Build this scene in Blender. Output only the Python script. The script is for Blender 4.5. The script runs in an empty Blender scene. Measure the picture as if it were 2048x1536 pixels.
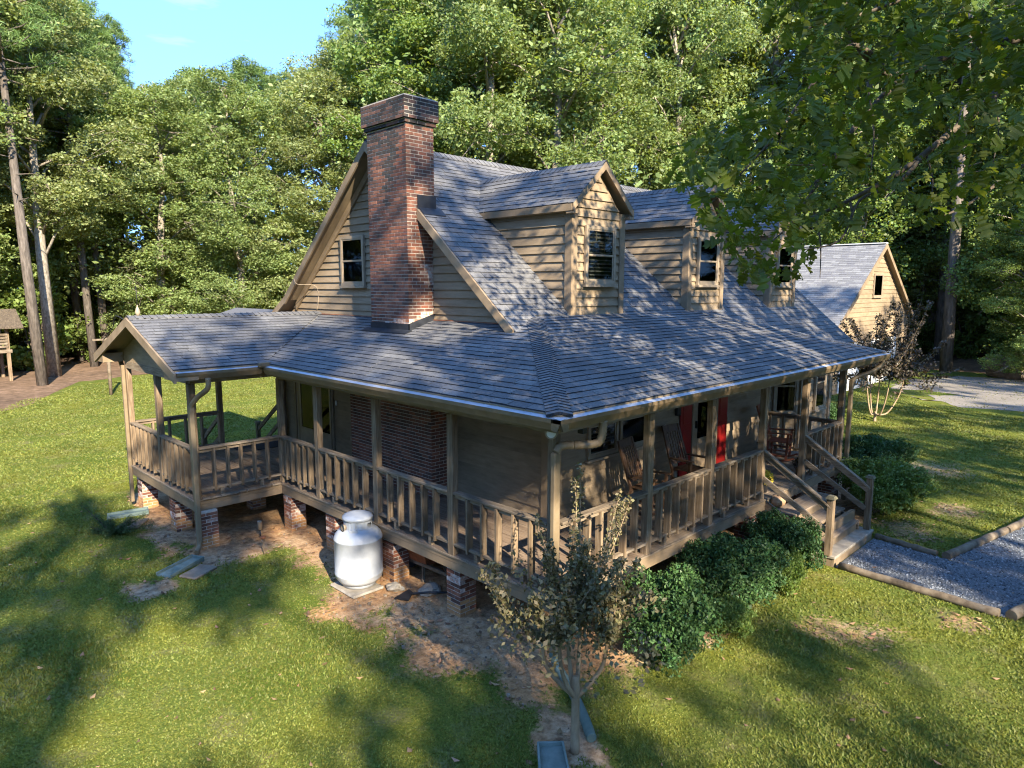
import bpy, bmesh, math, random
import numpy as np
from mathutils import Vector, Matrix, Euler, noise
random.seed(7); rng = np.random.default_rng(7)
sc = bpy.context.scene
C = sc.collection
R_ = math.radians
# ------------------------------------------------------------------ camera, sky, sun, exposure
CAM = Vector((-5.178, -4.494, 4.435))
YAW, PITCH, ROLL, FOC = 0.7868, -0.1392, 0.002, 1373.5
cd = bpy.data.cameras.new('camera'); cam = bpy.data.objects.new('camera', cd); C.objects.link(cam)
F = Vector((math.cos(YAW)*math.cos(PITCH), math.sin(YAW)*math.cos(PITCH), math.sin(PITCH)))
Rt = Vector((math.sin(YAW), -math.cos(YAW), 0)); Up = Rt.cross(F)
R2 = math.cos(ROLL)*Rt+math.sin(ROLL)*Up; U2 = -math.sin(ROLL)*Rt+math.cos(ROLL)*Up
m = Matrix((R2, U2, -F)).transposed().to_4x4(); m.translation = CAM
cam.matrix_world = m
cd.sensor_width = 36; cd.lens = FOC/2048*36; cd.clip_start = .05; cd.clip_end = 2000
sc.camera = cam
SUN = Vector((-.335*.872, -.942*.872, .49)).normalized()      # towards the sun
sun_el = math.asin(SUN.z)
w = bpy.data.worlds.new('World'); sc.world = w; w.use_nodes = True
nt = w.node_tree; nt.nodes.clear()
sky = nt.nodes.new('ShaderNodeTexSky'); sky.sky_type = 'NISHITA'; sky.sun_disc = False
sky.sun_elevation = sun_el; sky.sun_rotation = math.atan2(SUN.x, SUN.y)
sky.altitude = 50; sky.air_density = 1.0; sky.dust_density = 0; sky.ozone_density = 5.5
bg = nt.nodes.new('ShaderNodeBackground'); bg.inputs['Strength'].default_value = .15
wo = nt.nodes.new('ShaderNodeOutputWorld')
# thin high wisps of cloud mixed into the sky colour
tc = nt.nodes.new('ShaderNodeTexCoord'); mp = nt.nodes.new('ShaderNodeMapping'); mp.inputs['Scale'].default_value = (1.2, 3.0, 9)
nz = nt.nodes.new('ShaderNodeTexNoise'); nz.inputs['Scale'].default_value = 2.2; nz.inputs['Detail'].default_value = 8; nz.inputs['Roughness'].default_value = .6
cr = nt.nodes.new('ShaderNodeValToRGB'); cr.color_ramp.elements[0].position = .55; cr.color_ramp.elements[1].position = .85
cr.color_ramp.elements[1].color = (.5, .5, .5, 1)
mx = nt.nodes.new('ShaderNodeMixRGB'); mx.inputs[2].default_value = (2.2, 2.4, 2.7, 1)
va_ = nt.nodes.new('ShaderNodeVectorMath'); va_.operation = 'ADD'; va_.inputs[1].default_value = (0, 0, .40); vn_ = nt.nodes.new('ShaderNodeVectorMath'); vn_.operation = 'NORMALIZE'
nt.links.new(tc.outputs['Generated'], va_.inputs[0]); nt.links.new(va_.outputs[0], vn_.inputs[0]); nt.links.new(vn_.outputs[0], sky.inputs['Vector'])    # clear air: the deep blue reaches down to the tree tops
nt.links.new(tc.outputs['Generated'], mp.inputs[0]); nt.links.new(mp.outputs[0], nz.inputs['Vector'])
nt.links.new(nz.outputs[0], cr.inputs[0]); nt.links.new(cr.outputs[0], mx.inputs[0]); tn = nt.nodes.new('ShaderNodeMixRGB'); tn.blend_type = 'MULTIPLY'; tn.inputs[0].default_value = 1; tn.inputs[2].default_value = (.86, .91, .95, 1); nt.links.new(sky.outputs[0], tn.inputs[1]); nt.links.new(tn.outputs[0], mx.inputs[1])
nt.links.new(mx.outputs[0], bg.inputs[0]); nt.links.new(bg.outputs[0], wo.inputs[0])
sl = bpy.data.lights.new('sun', 'SUN'); sl.energy = 2.9; sl.angle = R_(.6); sl.color = (1, .88, .69)
so = bpy.data.objects.new('sun', sl); C.objects.link(so)
so.rotation_euler = SUN.to_track_quat('Z', 'Y').to_euler(); so.location = SUN*60
vs = sc.view_settings; vs.view_transform = 'Standard'; vs.look = 'None'; vs.gamma = 1; vs.use_curve_mapping = False
vs.exposure = 2.62
sc.render.engine = 'CYCLES'
cy = sc.cycles; cy.use_denoising = True; cy.max_bounces = 8; cy.diffuse_bounces = 4; cy.glossy_bounces = 3
cy.transmission_bounces = 4; cy.transparent_max_bounces = 8; cy.sample_clamp_indirect = 6; cy.caustics_reflective = False; cy.caustics_refractive = False; cy.pixel_filter_type = 'BLACKMAN_HARRIS'; cy.filter_width = 1.15

# ------------------------------------------------------------------ helpers
WM = {}
def link(o, parent=None, M=None):
    M = M or Matrix.Identity(4)
    C.objects.link(o); WM[o.name] = M
    if parent is not None:
        o.parent = parent; o.matrix_parent_inverse = WM[parent.name].inverted()
    o.matrix_basis = M
    return o
def tag(o, label=None, cat=None, group=None, kind=None):
    if label: o['label'] = label
    if cat: o['category'] = cat
    if group: o['group'] = group
    if kind: o['kind'] = kind
    return o
def thing(name, label, cat, loc=(0, 0, 0), group=None):
    return tag(link(bpy.data.objects.new(name, None), None, Matrix.Translation(loc)), label, cat, group)
def mesh_np(name, V, Fc, mats, smooth=False):
    """V (n,3) array, Fc (k,m) array of equal-size faces"""
    V = np.asarray(V, dtype=np.float32); Fc = np.asarray(Fc, dtype=np.int32)
    me = bpy.data.meshes.new(name); n, k, s = len(V), Fc.shape[0], Fc.shape[1]
    me.vertices.add(n); me.vertices.foreach_set('co', V.ravel())
    me.loops.add(k*s); me.loops.foreach_set('vertex_index', Fc.ravel())
    me.polygons.add(k); me.polygons.foreach_set('loop_start', np.arange(0, k*s, s, dtype=np.int32))
    try: me.polygons.foreach_set('loop_total', np.full(k, s, dtype=np.int32))
    except Exception: pass
    if smooth: me.polygons.foreach_set('use_smooth', np.ones(k, dtype=bool))
    me.update(calc_edges=True)
    for mm in (mats if isinstance(mats, (list, tuple)) else [mats]): me.materials.append(mm)
    return me
class MB:
    def __init__(s): s.v = []; s.f = []; s.sm = []
    def add(s, vs, fs, smooth=False):
        o = len(s.v); s.v += [tuple(v) for v in vs]; s.f += [tuple(i+o for i in f) for f in fs]; s.sm += [smooth]*len(fs); return s
    def hexa(s, p):    # 8 corners: bottom 4 ccw, top 4 ccw
        return s.add(p, [(3, 2, 1, 0), (4, 5, 6, 7), (0, 1, 5, 4), (1, 2, 6, 5), (2, 3, 7, 6), (3, 0, 4, 7)])
    def box(s, a, b):
        x0, y0, z0 = [min(a[i], b[i]) for i in range(3)]; x1, y1, z1 = [max(a[i], b[i]) for i in range(3)]
        return s.hexa([(x0, y0, z0), (x1, y0, z0), (x1, y1, z0), (x0, y1, z0), (x0, y0, z1), (x1, y0, z1), (x1, y1, z1), (x0, y1, z1)])
    def beam(s, a, b, w, h, up=(0, 0, 1)):
        a, b, up = Vector(a), Vector(b), Vector(up); d = (b-a).normalized()
        x = d.cross(up).normalized()*(w/2); y = x.cross(d).normalized()*(h/2)
        return s.hexa([a-x-y, a+x-y, b+x-y, b-x-y, a-x+y, a+x+y, b+x+y, b-x+y])
    def tube(s, pts, rad, seg=8, cap=True, smooth=True):
        pts = [Vector(p) for p in pts]; n = len(pts)
        if not hasattr(rad, '__len__'): rad = [rad]*n
        vs = []; prev = None
        for i, p in enumerate(pts):
            d = (pts[min(i+1, n-1)]-pts[max(i-1, 0)]).normalized()
            if prev is None: prev = d.orthogonal().normalized()
            x = (prev-d*prev.dot(d)).normalized(); prev = x; y = d.cross(x)
            for k in range(seg):
                a = 2*math.pi*k/seg; vs.append(p+(x*math.cos(a)+y*math.sin(a))*rad[i])
        fs = [(i*seg+k, i*seg+(k+1) % seg, (i+1)*seg+(k+1) % seg, (i+1)*seg+k) for i in range(n-1) for k in range(seg)]
        s.add(vs, fs, smooth)
        if cap:
            o = len(s.v)-n*seg; s.f += [tuple(o+k for k in range(seg))[::-1], tuple(o+(n-1)*seg+k for k in range(seg))]; s.sm += [False]*2
        return s
    def lathe(s, prof, seg=32, c=(0, 0, 0)):
        vs = [(c[0]+r*math.cos(2*math.pi*k/seg), c[1]+r*math.sin(2*math.pi*k/seg), c[2]+z) for r, z in prof for k in range(seg)]
        n = len(prof)
        return s.add(vs, [(i*seg+k, i*seg+(k+1) % seg, (i+1)*seg+(k+1) % seg, (i+1)*seg+k) for i in range(n-1) for k in range(seg)], True)
    def poly(s, pts, th):      # planar polygon extruded by vector th
        n = len(pts); th = Vector(th); v = [Vector(p) for p in pts]+[Vector(p)+th for p in pts]
        return s.add(v, [tuple(range(n))[::-1], tuple(range(n, 2*n))]+[(i, (i+1) % n, n+(i+1) % n, n+i) for i in range(n)])
    def mesh(s, name, mat, recalc=False):
        me = bpy.data.meshes.new(name); me.from_pydata(s.v, [], s.f)
        for mm in (mat if isinstance(mat, (list, tuple)) else [mat]): me.materials.append(mm)
        me.polygons.foreach_set('use_smooth', s.sm)
        if recalc:
            bm = bmesh.new(); bm.from_mesh(me); bmesh.ops.recalc_face_normals(bm, faces=bm.faces); bm.to_mesh(me); bm.free()
        me.update(); return me
    def build(s, name, mat, parent=None, M=None, bevel=0, recalc=False, **kw):
        o = bpy.data.objects.new(name, s.mesh(name, mat, recalc)); link(o, parent, M)
        if bevel:
            b = o.modifiers.new('bevel', 'BEVEL'); b.width = bevel; b.segments = 1; b.limit_method = 'ANGLE'
        return tag(o, **kw) if kw else o
def copy_thing(root, M, label=None, group=None):
    r = root.copy(); C.objects.link(r); r.matrix_basis = M; WM[r.name] = M
    if label: r['label'] = label
    if group: r['group'] = group
    for ch in KIDS.get(root.name, []):
        c = ch.copy(); C.objects.link(c); c.parent = r; KIDS.setdefault(r.name, []).append(c)
        for g in KIDS.get(ch.name, []):
            d = g.copy(); C.objects.link(d); d.parent = c; KIDS.setdefault(c.name, []).append(d)
    return r
KIDS = {}
def kid(o, parent):    # local-space child (thing built round its own origin)
    C.objects.link(o); o.parent = parent; KIDS.setdefault(parent.name, []).append(o); return o
def lobj(name, me, parent): return kid(bpy.data.objects.new(name, me), parent)

# ------------------------------------------------------------------ materials
def mat(name, cols, scale=(1, 1, 1), nscale=5, detail=6, rough=.8, bump=.3, bdist=.01, var=.15, hue=.0, metal=0, spec=.3, coords='Object',
        trans=0, ramp=(.3, .7), world=False, big=None, coat=0, rnd_cols=None, rough2=.6):
    M = bpy.data.materials.new(name); M.use_nodes = True; t = M.node_tree; N = t.nodes; L = t.links; b = N['Principled BSDF']; out = N['Material Output']
    b.inputs['Roughness'].default_value = rough; b.inputs['Metallic'].default_value = metal
    b.inputs['Specular IOR Level'].default_value = spec; b.inputs['Coat Weight'].default_value = coat
    oi = N.new('ShaderNodeObjectInfo'); ge = N.new('ShaderNodeNewGeometry')
    ad = N.new('ShaderNodeMath'); ad.operation = 'ADD'; L.new(oi.outputs['Random'], ad.inputs[0]); L.new(ge.outputs['Random Per Island'], ad.inputs[1])
    fr = N.new('ShaderNodeMath'); fr.operation = 'FRACT'; L.new(ad.outputs[0], fr.inputs[0])
    if world: src = ge.outputs['Position']
    else:
        tc = N.new('ShaderNodeTexCoord'); src = tc.outputs[coords]
    va = N.new('ShaderNodeVectorMath'); va.operation = 'ADD'; sca = N.new('ShaderNodeVectorMath'); sca.operation = 'SCALE'
    cb = N.new('ShaderNodeCombineXYZ'); L.new(fr.outputs[0], cb.inputs[0]); L.new(fr.outputs[0], cb.inputs[1]); L.new(fr.outputs[0], cb.inputs[2])
    L.new(cb.outputs[0], sca.inputs[0]); sca.inputs['Scale'].default_value = 0 if world else 37.
    L.new(src, va.inputs[0]); L.new(sca.outputs[0], va.inputs[1])
    mp = N.new('ShaderNodeMapping'); mp.inputs['Scale'].default_value = scale; L.new(va.outputs[0], mp.inputs[0])
    nz = N.new('ShaderNodeTexNoise'); nz.inputs['Scale'].default_value = nscale; nz.inputs['Detail'].default_value = detail; nz.inputs['Roughness'].default_value = rough2
    L.new(mp.outputs[0], nz.inputs['Vector'])
    cr = N.new('ShaderNodeValToRGB'); L.new(nz.outputs[0], cr.inputs[0]); e = cr.color_ramp.elements
    for i, c in enumerate(cols):
        pos = ramp[0]+(ramp[1]-ramp[0])*i/max(1, len(cols)-1)
        el = e[i] if i < 2 else e.new(pos)
        el.position = pos; el.color = (*c, 1)
    if len(cols) == 1: e[1].color = (*cols[0], 1)
    col = cr.outputs[0]
    if rnd_cols:      # pick a base colour per piece, modulated by the noise
        rr = N.new('ShaderNodeValToRGB'); rr.color_ramp.interpolation = 'CONSTANT'; el = rr.color_ramp.elements
        for i, c in enumerate(rnd_cols):
            x = el[i] if i < 2 else el.new(i/len(rnd_cols)); x.position = i/len(rnd_cols); x.color = (*c, 1)
        L.new(fr.outputs[0], rr.inputs[0])
        mm = N.new('ShaderNodeMixRGB'); mm.blend_type = 'MULTIPLY'; mm.inputs[0].default_value = 1
        L.new(rr.outputs[0], mm.inputs[1]); L.new(col, mm.inputs[2]); col = mm.outputs[0]
    if big:           # large patches: (scale, amount)
        n2 = N.new('ShaderNodeTexNoise'); n2.inputs['Scale'].default_value = big[0]; n2.inputs['Detail'].default_value = 3
        L.new(ge.outputs['Position'], n2.inputs['Vector'])
        mr = N.new('ShaderNodeMapRange'); mr.inputs[1].default_value = .3; mr.inputs[2].default_value = .7; mr.inputs[3].default_value = 1-big[1]; mr.inputs[4].default_value = 1+big[1]
        L.new(n2.outputs[0], mr.inputs[0])
        hs = N.new('ShaderNodeHueSaturation'); L.new(mr.outputs[0], hs.inputs['Value']); L.new(col, hs.inputs['Color']); col = hs.outputs[0]
    if var or hue:
        hs = N.new('ShaderNodeHueSaturation'); mr = N.new('ShaderNodeMapRange'); L.new(fr.outputs[0], mr.inputs[0])
        mr.inputs[3].default_value = 1-var; mr.inputs[4].default_value = 1+var; L.new(mr.outputs[0], hs.inputs['Value'])
        if hue:
            f2 = N.new('ShaderNodeMath'); f2.operation = 'MULTIPLY'; f2.inputs[1].default_value = 7.31; L.new(fr.outputs[0], f2.inputs[0])
            f3 = N.new('ShaderNodeMath'); f3.operation = 'FRACT'; L.new(f2.outputs[0], f3.inputs[0])
            m3 = N.new('ShaderNodeMapRange'); m3.inputs[3].default_value = .5-hue; m3.inputs[4].default_value = .5+hue; L.new(f3.outputs[0], m3.inputs[0]); L.new(m3.outputs[0], hs.inputs['Hue'])
        L.new(col, hs.inputs['Color']); col = hs.outputs[0]
    L.new(col, b.inputs['Base Color'])
    if bump:
        bp = N.new('ShaderNodeBump'); bp.inputs['Strength'].default_value = bump; bp.inputs['Distance'].default_value = bdist
        L.new(nz.outputs[0], bp.inputs['Height']); L.new(bp.outputs[0], b.inputs['Normal'])
    if trans:
        tr = N.new('ShaderNodeBsdfTranslucent'); ms = N.new('ShaderNodeMixShader'); ms.inputs[0].default_value = trans
        g = N.new('ShaderNodeMixRGB'); g.blend_type = 'MULTIPLY'; g.inputs[0].default_value = 1; g.inputs[2].default_value = (1.5, 1.35, .45, 1)
        L.new(col, g.inputs[1]); L.new(g.outputs[0], tr.inputs[0]); L.new(b.outputs[0], ms.inputs[1]); L.new(tr.outputs[0], ms.inputs[2]); L.new(ms.outputs[0], out.inputs[0])
    M['col'] = 1
    return M
TAN = (.36, .27, .17)
m_siding = mat('tan_siding', [(.185, .135, .083), (.245, .182, .115), (.285, .217, .143)], (1, 1, 5), 3, 8, bump=.2, bdist=.004, var=.09, ramp=(.25, .75), big=(1.1, .14), rough=.75)
m_trim = mat('tan_trim', [(.185, .134, .083), (.255, .188, .12)], nscale=4, bump=.1, bdist=.003, var=.06, big=(1.7, .16), rough=.65)
m_soffit = mat('soffit_paint', [(.20, .15, .09), (.26, .195, .12)], nscale=4, bump=.1, var=.03)
m_woodz = mat('weathered_wood_upright', [(.072, .047, .028), (.175, .123, .075), (.28, .215, .145)], (9, 9, .7), 5, 8, bump=.5, bdist=.004, var=.2, rough=.85, ramp=(.25, .75), big=(1.9, .18))
m_woodx = mat('weathered_wood_x', [(.085, .06, .04), (.19, .145, .10), (.29, .24, .175)], (.7, 9, 9), 5, 8, bump=.5, bdist=.004, var=.2, rough=.85, ramp=(.25, .75), big=(1.9, .18))
m_woody = mat('weathered_wood_y', [(.085, .06, .04), (.19, .145, .10), (.29, .24, .175)], (9, .7, 9), 5, 8, bump=.5, bdist=.004, var=.2, rough=.85, ramp=(.25, .75), big=(1.9, .18))
m_deck_y = mat('deck_wood_y', [(.12, .08, .055), (.21, .15, .105), (.28, .215, .155)], (8, .6, 8), 4, 8, bump=.4, bdist=.004, var=.16, rough=.8, ramp=(.25, .75))
m_deck_x = mat('deck_wood_x', [(.12, .085, .06), (.22, .165, .115), (.30, .235, .17)], (.6, 8, 8), 4, 8, bump=.4, bdist=.004, var=.16, rough=.8, ramp=(.25, .75))
m_roof = mat('slate_blue_shingle', [(.55, .55, .55), (.8, .8, .8), (1.1, 1.1, 1.1)], nscale=30, detail=9, bump=.5, bdist=.003, var=.07, rough=.9, ramp=(.25, .75), big=(.9, .16),
             rnd_cols=[(.142, .140, .142), (.160, .158, .158), (.132, .131, .134), (.172, .170, .168), (.150, .149, .150)])
m_butt = mat('dark_shingle_edge', [(.018, .02, .024), (.035, .038, .045)], nscale=20, bump=0, var=.2, rough=.95)  # dark asphalt edge, also paints in the shadow line between courses
m_roof2 = mat('grey_shingle', [(.6, .6, .6), (1, 1, 1)], nscale=20, bump=.4, bdist=.003, var=.1, rough=.9, rnd_cols=[(.22, .22, .225), (.27, .27, .27), (.19, .19, .20)])
m_brick = mat('brick', [(.5, .5, .5), (.9, .85, .8), (1.25, 1.2, 1.15)], nscale=14, detail=8, bump=.5, bdist=.004, var=.12, rough=.9, ramp=(.25, .78), big=(1.6, .25),
              rnd_cols=[(.24, .095, .06), (.19, .078, .052), (.12, .065, .05), (.27, .12, .075), (.16, .072, .052), (.115, .065, .052), (.21, .10, .068)])
m_brick_shade = mat('shade_darkened_brick', [(.5, .5, .5), (.9, .9, .9), (1.3, 1.2, 1.1)], nscale=10, detail=8, bump=.5, bdist=.004, var=.2, rough=.95, ramp=(.25, .78),
                   rnd_cols=[(.15, .07, .05), (.18, .08, .052), (.115, .062, .048), (.20, .09, .058)])  # tree shade on the upper chimney put into the brick colour
m_brick_soot = mat('sooty_brick', [(.5, .5, .5), (.9, .9, .9), (1.3, 1.2, 1.1)], nscale=10, detail=8, bump=.5, bdist=.004, var=.2, rough=.95, ramp=(.25, .78),
                   rnd_cols=[(.06, .045, .04), (.09, .055, .045), (.045, .04, .038), (.12, .065, .05)])
m_brick_pale = mat('brick_with_lime_bloom', [(.16, .075, .05), (.34, .2, .15), (.55, .49, .44)], nscale=11, detail=8, bump=.5, bdist=.004, var=.2, rough=.95, ramp=(.3, .62))
m_brick_clay = mat('brick_stained_with_clay', [(.30, .14, .06), (.45, .25, .11)], nscale=11, detail=8, bump=.5, bdist=.004, var=.15, rough=.95)
m_mortar = mat('mortar', [(.36, .33, .28), (.52, .48, .42)], nscale=25, bump=.4, bdist=.003, var=.0, rough=.95)
m_flash = mat('black_flashing', [(.012, .014, .018), (.03, .033, .04)], nscale=6, bump=.2, var=0, rough=.5)
m_gutter = mat('brown_gutter', [(.13, .09, .05), (.19, .135, .078)], nscale=6, bump=.1, var=.03, rough=.5)
m_guard = mat('pale_gutter_guard', [(.36, .39, .45), (.52, .55, .60)], (1, 1, 1), 9, bump=.3, bdist=.004, var=.03, rough=.45, metal=.35)
m_dspout = mat('tan_downspout', [(.17, .125, .075), (.23, .175, .108)], nscale=5, bump=.1, var=.02, rough=.5)
m_frame = mat('window_frame_paint', [(.24, .185, .125), (.32, .255, .18)], nscale=5, bump=.05, var=.03, rough=.5)
m_black = mat('black_plastic', [(.012, .012, .014), (.03, .03, .033)], nscale=9, bump=.1, var=.1, rough=.45)
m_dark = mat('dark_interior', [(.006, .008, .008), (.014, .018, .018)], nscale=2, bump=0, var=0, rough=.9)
m_blind = mat('window_blind', [(.22, .22, .20), (.30, .30, .275)], nscale=4, bump=0, var=.1, rough=.6)
m_red = mat('red_paint', [(.20, .009, .008), (.26, .011, .010)], nscale=5, bump=.05, var=.03, rough=.4)
m_white = mat('white_paint', [(.66, .66, .64), (.76, .76, .74)], nscale=3, bump=.05, var=.02, rough=.4)
m_tank = mat('tank_white_paint', [(.30, .32, .34), (.39, .41, .435), (.45, .47, .495)], nscale=3.2, bump=.06, bdist=.01, var=0, rough=.33, spec=.5)
m_conc = mat('concrete', [(.22, .19, .15), (.36, .32, .26)], nscale=8, bump=.5, bdist=.01, var=.1, rough=.95)
m_stone = mat('field_stone', [(.12, .095, .07), (.26, .205, .15)], nscale=5, bump=.7, bdist=.02, var=.2, rough=.9)
m_chair = mat('dark_stained_wood', [(.07, .04, .025), (.15, .085, .05)], (5, 5, 1), 6, bump=.3, bdist=.003, var=.15, rough=.5)
m_chair_r = mat('red_brown_stained_wood', [(.14, .05, .03), (.26, .09, .055)], (5, 5, 1), 6, bump=.3, bdist=.003, var=.15, rough=.5)
m_post_dk = mat('dark_green_wood', [(.09, .08, .05), (.17, .15, .09)], (9, 9, .7), 5, bump=.4, var=.1)
m_green_pl = mat('green_drain_plastic', [(.10, .15, .125), (.16, .21, .18)], nscale=8, bump=.2, var=.03, rough=.5)
m_splash = mat('faded_green_splash_block', [(.085, .125, .11), (.17, .22, .205)], nscale=6, bump=.3, var=.05, rough=.7)
m_log = mat('weathered_landscape_log', [(.07, .05, .033), (.15, .115, .078), (.22, .18, .13)], (1, 1, 1), 6, 8, bump=.5, bdist=.006, var=.08, rough=.9)
m_pumpkin = mat('pumpkin_skin', [(.42, .25, .13), (.55, .36, .22)], nscale=5, bump=.1, var=0, rough=.6)
m_mum = mat('yellow_mum_petals', [(.55, .40, .03), (.75, .58, .06)], nscale=20, bump=.2, var=.2, rough=.8)
m_rust = mat('rusty_metal', [(.12, .045, .02), (.30, .11, .05)], nscale=9, bump=.4, var=.1, rough=.8)
m_mat = mat('black_doormat', [(.02, .022, .028), (.045, .05, .06)], nscale=60, bump=.5, bdist=.004, var=0, rough=.95)
m_bark = mat('pine_bark', [(.055, .046, .038), (.12, .10, .083), (.19, .16, .135)], (5, 5, 1.1), 2.2, 8, bump=.9, bdist=.05, var=.15, rough=.95)
m_bark_o = mat('oak_bark', [(.03, .025, .02), (.08, .062, .045), (.15, .12, .085)], (6, 6, 6), 3, 8, bump=.7, bdist=.01, var=.1, rough=.95)
m_bark_w = mat('grey_woodland_bark', [(.10, .085, .065), (.22, .19, .15), (.34, .30, .25)], (5, 5, 2), 2.5, 8, bump=.6, bdist=.02, var=.15, rough=.95)
m_myrtle_bark = mat('smooth_tan_bark', [(.20, .135, .08), (.36, .265, .165)], (3, 3, 1), 4, 6, bump=.2, bdist=.004, var=.05, rough=.7)
def leafmat(name, a, b, var=.35, hue=.02, trans=.35, rough=.5, big=None, spec=.35): return mat(name, [a, b], nscale=3, detail=2, rough=rough, bump=0, var=var, hue=hue, trans=trans, big=big, spec=spec)
m_leafA = leafmat('oak_wood_leaves', (.16, .22, .07), (.215, .275, .10), trans=.42, big=(.35, .2))
m_leafB = leafmat('hickory_leaves', (.19, .235, .085), (.25, .29, .12), trans=.42, big=(.35, .2))
m_leafC = leafmat('maple_leaves', (.135, .21, .055), (.185, .25, .07), trans=.42, big=(.35, .2))
m_needle = leafmat('pine_needles', (.105, .18, .05), (.15, .22, .065), var=.3, trans=.3, big=(.5, .25))
m_under = leafmat('understory_leaves', (.12, .18, .04), (.17, .22, .055), trans=.42, big=(.5, .3))
m_cedar = leafmat('cedar_foliage', (.045, .085, .03), (.075, .12, .04), trans=.15)
m_oak = leafmat('big_oak_leaves', (.065, .105, .018), (.13, .165, .03), var=.35, hue=.015, trans=.5, rough=.5, spec=.3)
m_bush = leafmat('holly_leaves', (.04, .09, .03), (.075, .145, .042), var=.45, trans=.2, rough=.5, spec=.3)
m_bushl = leafmat('light_green_leaves', (.11, .18, .035), (.18, .25, .06), var=.3, trans=.3)
m_myr = leafmat('crape_myrtle_leaves', (.12, .11, .048), (.20, .165, .085), var=.45, hue=.02, trans=.2)
m_myr2 = leafmat('bronze_myrtle_leaves', (.05, .045, .032), (.10, .075, .05), var=.5, hue=.03, trans=.2)
m_grass = leafmat('grass_blades', (.10, .13, .022), (.18, .19, .04), var=.25, hue=.02, trans=.3, big=(.5, .25), rough=.6)
m_litter = mat('fallen_leaves', [(.16, .09, .045), (.32, .2, .11)], nscale=4, bump=0, var=.5, hue=.02, rough=.9)
def glass_mat():
    M = bpy.data.materials.new('window_glass'); M.use_nodes = True; t = M.node_tree; N = t.nodes; N.remove(N['Principled BSDF'])
    tr = N.new('ShaderNodeBsdfTransparent'); tr.inputs[0].default_value = (.62, .64, .63, 1); gl = N.new('ShaderNodeBsdfGlossy'); gl.inputs['Roughness'].default_value = .03
    gl.inputs[0].default_value = (.75, .78, .78, 1)
    fr = N.new('ShaderNodeFresnel'); fr.inputs[0].default_value = 1.22; ms = N.new('ShaderNodeMixShader'); L = t.links
    L.new(fr.outputs[0], ms.inputs[0]); L.new(tr.outputs[0], ms.inputs[1]); L.new(gl.outputs[0], ms.inputs[2]); L.new(ms.outputs[0], N['Material Output'].inputs[0]); return M
m_glass = glass_mat()

# ------------------------------------------------------------------ ground
PATH = [(5.9, -.72), (7.72, -.72), (7.55, -1.85), (10.7, -2.4), (14.2, -3.0), (14.2, -5.2), (6.35, -3.12), (5.78, -2.99)]
def inpoly(x, y, P):
    c = False; j = len(P)-1
    for i in range(len(P)):
        if (P[i][1] > y) != (P[j][1] > y) and x < (P[j][0]-P[i][0])*(y-P[i][1])/(P[j][1]-P[i][1])+P[i][0]: c = not c
        j = i
    return c
def sstep(a, b, x): t = min(1, max(0, (x-a)/(b-a))); return t*t*(3-2*t)
def nse(x, y, s, o=0): return noise.noise(Vector((x*s+o, y*s-o, o*.7)))
def dirt(x, y):
    d = 0
    dx = max(.5-x, 0) if y < 7.2 else max(-1.02-x, 0); dy = max(.5-y, 0)
    inside = (x > .5 or (y > 7.2 and x > -1.02)) and y > .5 and x < 14 and y < 11
    dist = math.hypot(dx, max(.5-y, 0)) if x < 5.8 else math.hypot(max(x-13, 0), dy)
    if -1.3 < x < .5 and 5.2 < y < 7.2: dist = min(dist, 0.1+.5*abs(7.2-y))
    dist += max(0, y-10.6)
    wdt = .62 if y > 2.2 else .5
    if x > 1 and y < .5: wdt = .75
    if 5.8 < x < 7.8: wdt = .5
    if x < -1.0 and y > 7.4: wdt = .15
    n = nse(x, y, 1.1, 3)*.55+nse(x, y, 3.7, 9)*.3+nse(x, y, 11, 1)*.15
    d = 1-sstep(wdt-.4, wdt+.35, dist+n*.9)
    if inside: d = 1
    for (cx, cy, r) in ((-.45, -.45, .4), (-.05, .6, .6), (-.1, 1.6, .95), (-.4, 3.5, .75), (3.9, -1.6, .7), (8.6, -.9, .8), (10.5, -1.2, .7), (14, -.3, 1.2), (11.5, .2, .8), (-1.3, 7.5, .35), (-2.2, 6.2, .35), (5.2, -2.7, .5)):
        d = max(d, (.85 if cx < 2 else .5)*(1-sstep(r*.3, r*1.2, math.hypot(x-cx, y-cy)+n*.8)))
    return min(1, d)
def grow(a, b, step, far):
    L = [a]; 
    while L[-1] < b: L.append(L[-1]+step)
    s = step; r = [L[-1]]
    while r[-1] < far: s *= 1.35; r.append(r[-1]+s)
    s = step; l = [a]
    while l[-1] > -far: s *= 1.35; l.append(l[-1]-s)
    return np.array(l[:0:-1]+L+r[1:])
gx = grow(-7, 15, .16, 420); gy = grow(-6, 13, .16, 420)
X, Y = np.meshgrid(gx, gy, indexing='ij'); nx, ny = X.shape
V = np.stack([X.ravel(), Y.ravel(), np.zeros(X.size)], 1)
idx = np.arange(nx*ny).reshape(nx, ny)
Fq = np.stack([idx[:-1, :-1].ravel(), idx[1:, :-1].ravel(), idx[1:, 1:].ravel(), idx[:-1, 1:].ravel()], 1)
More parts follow.
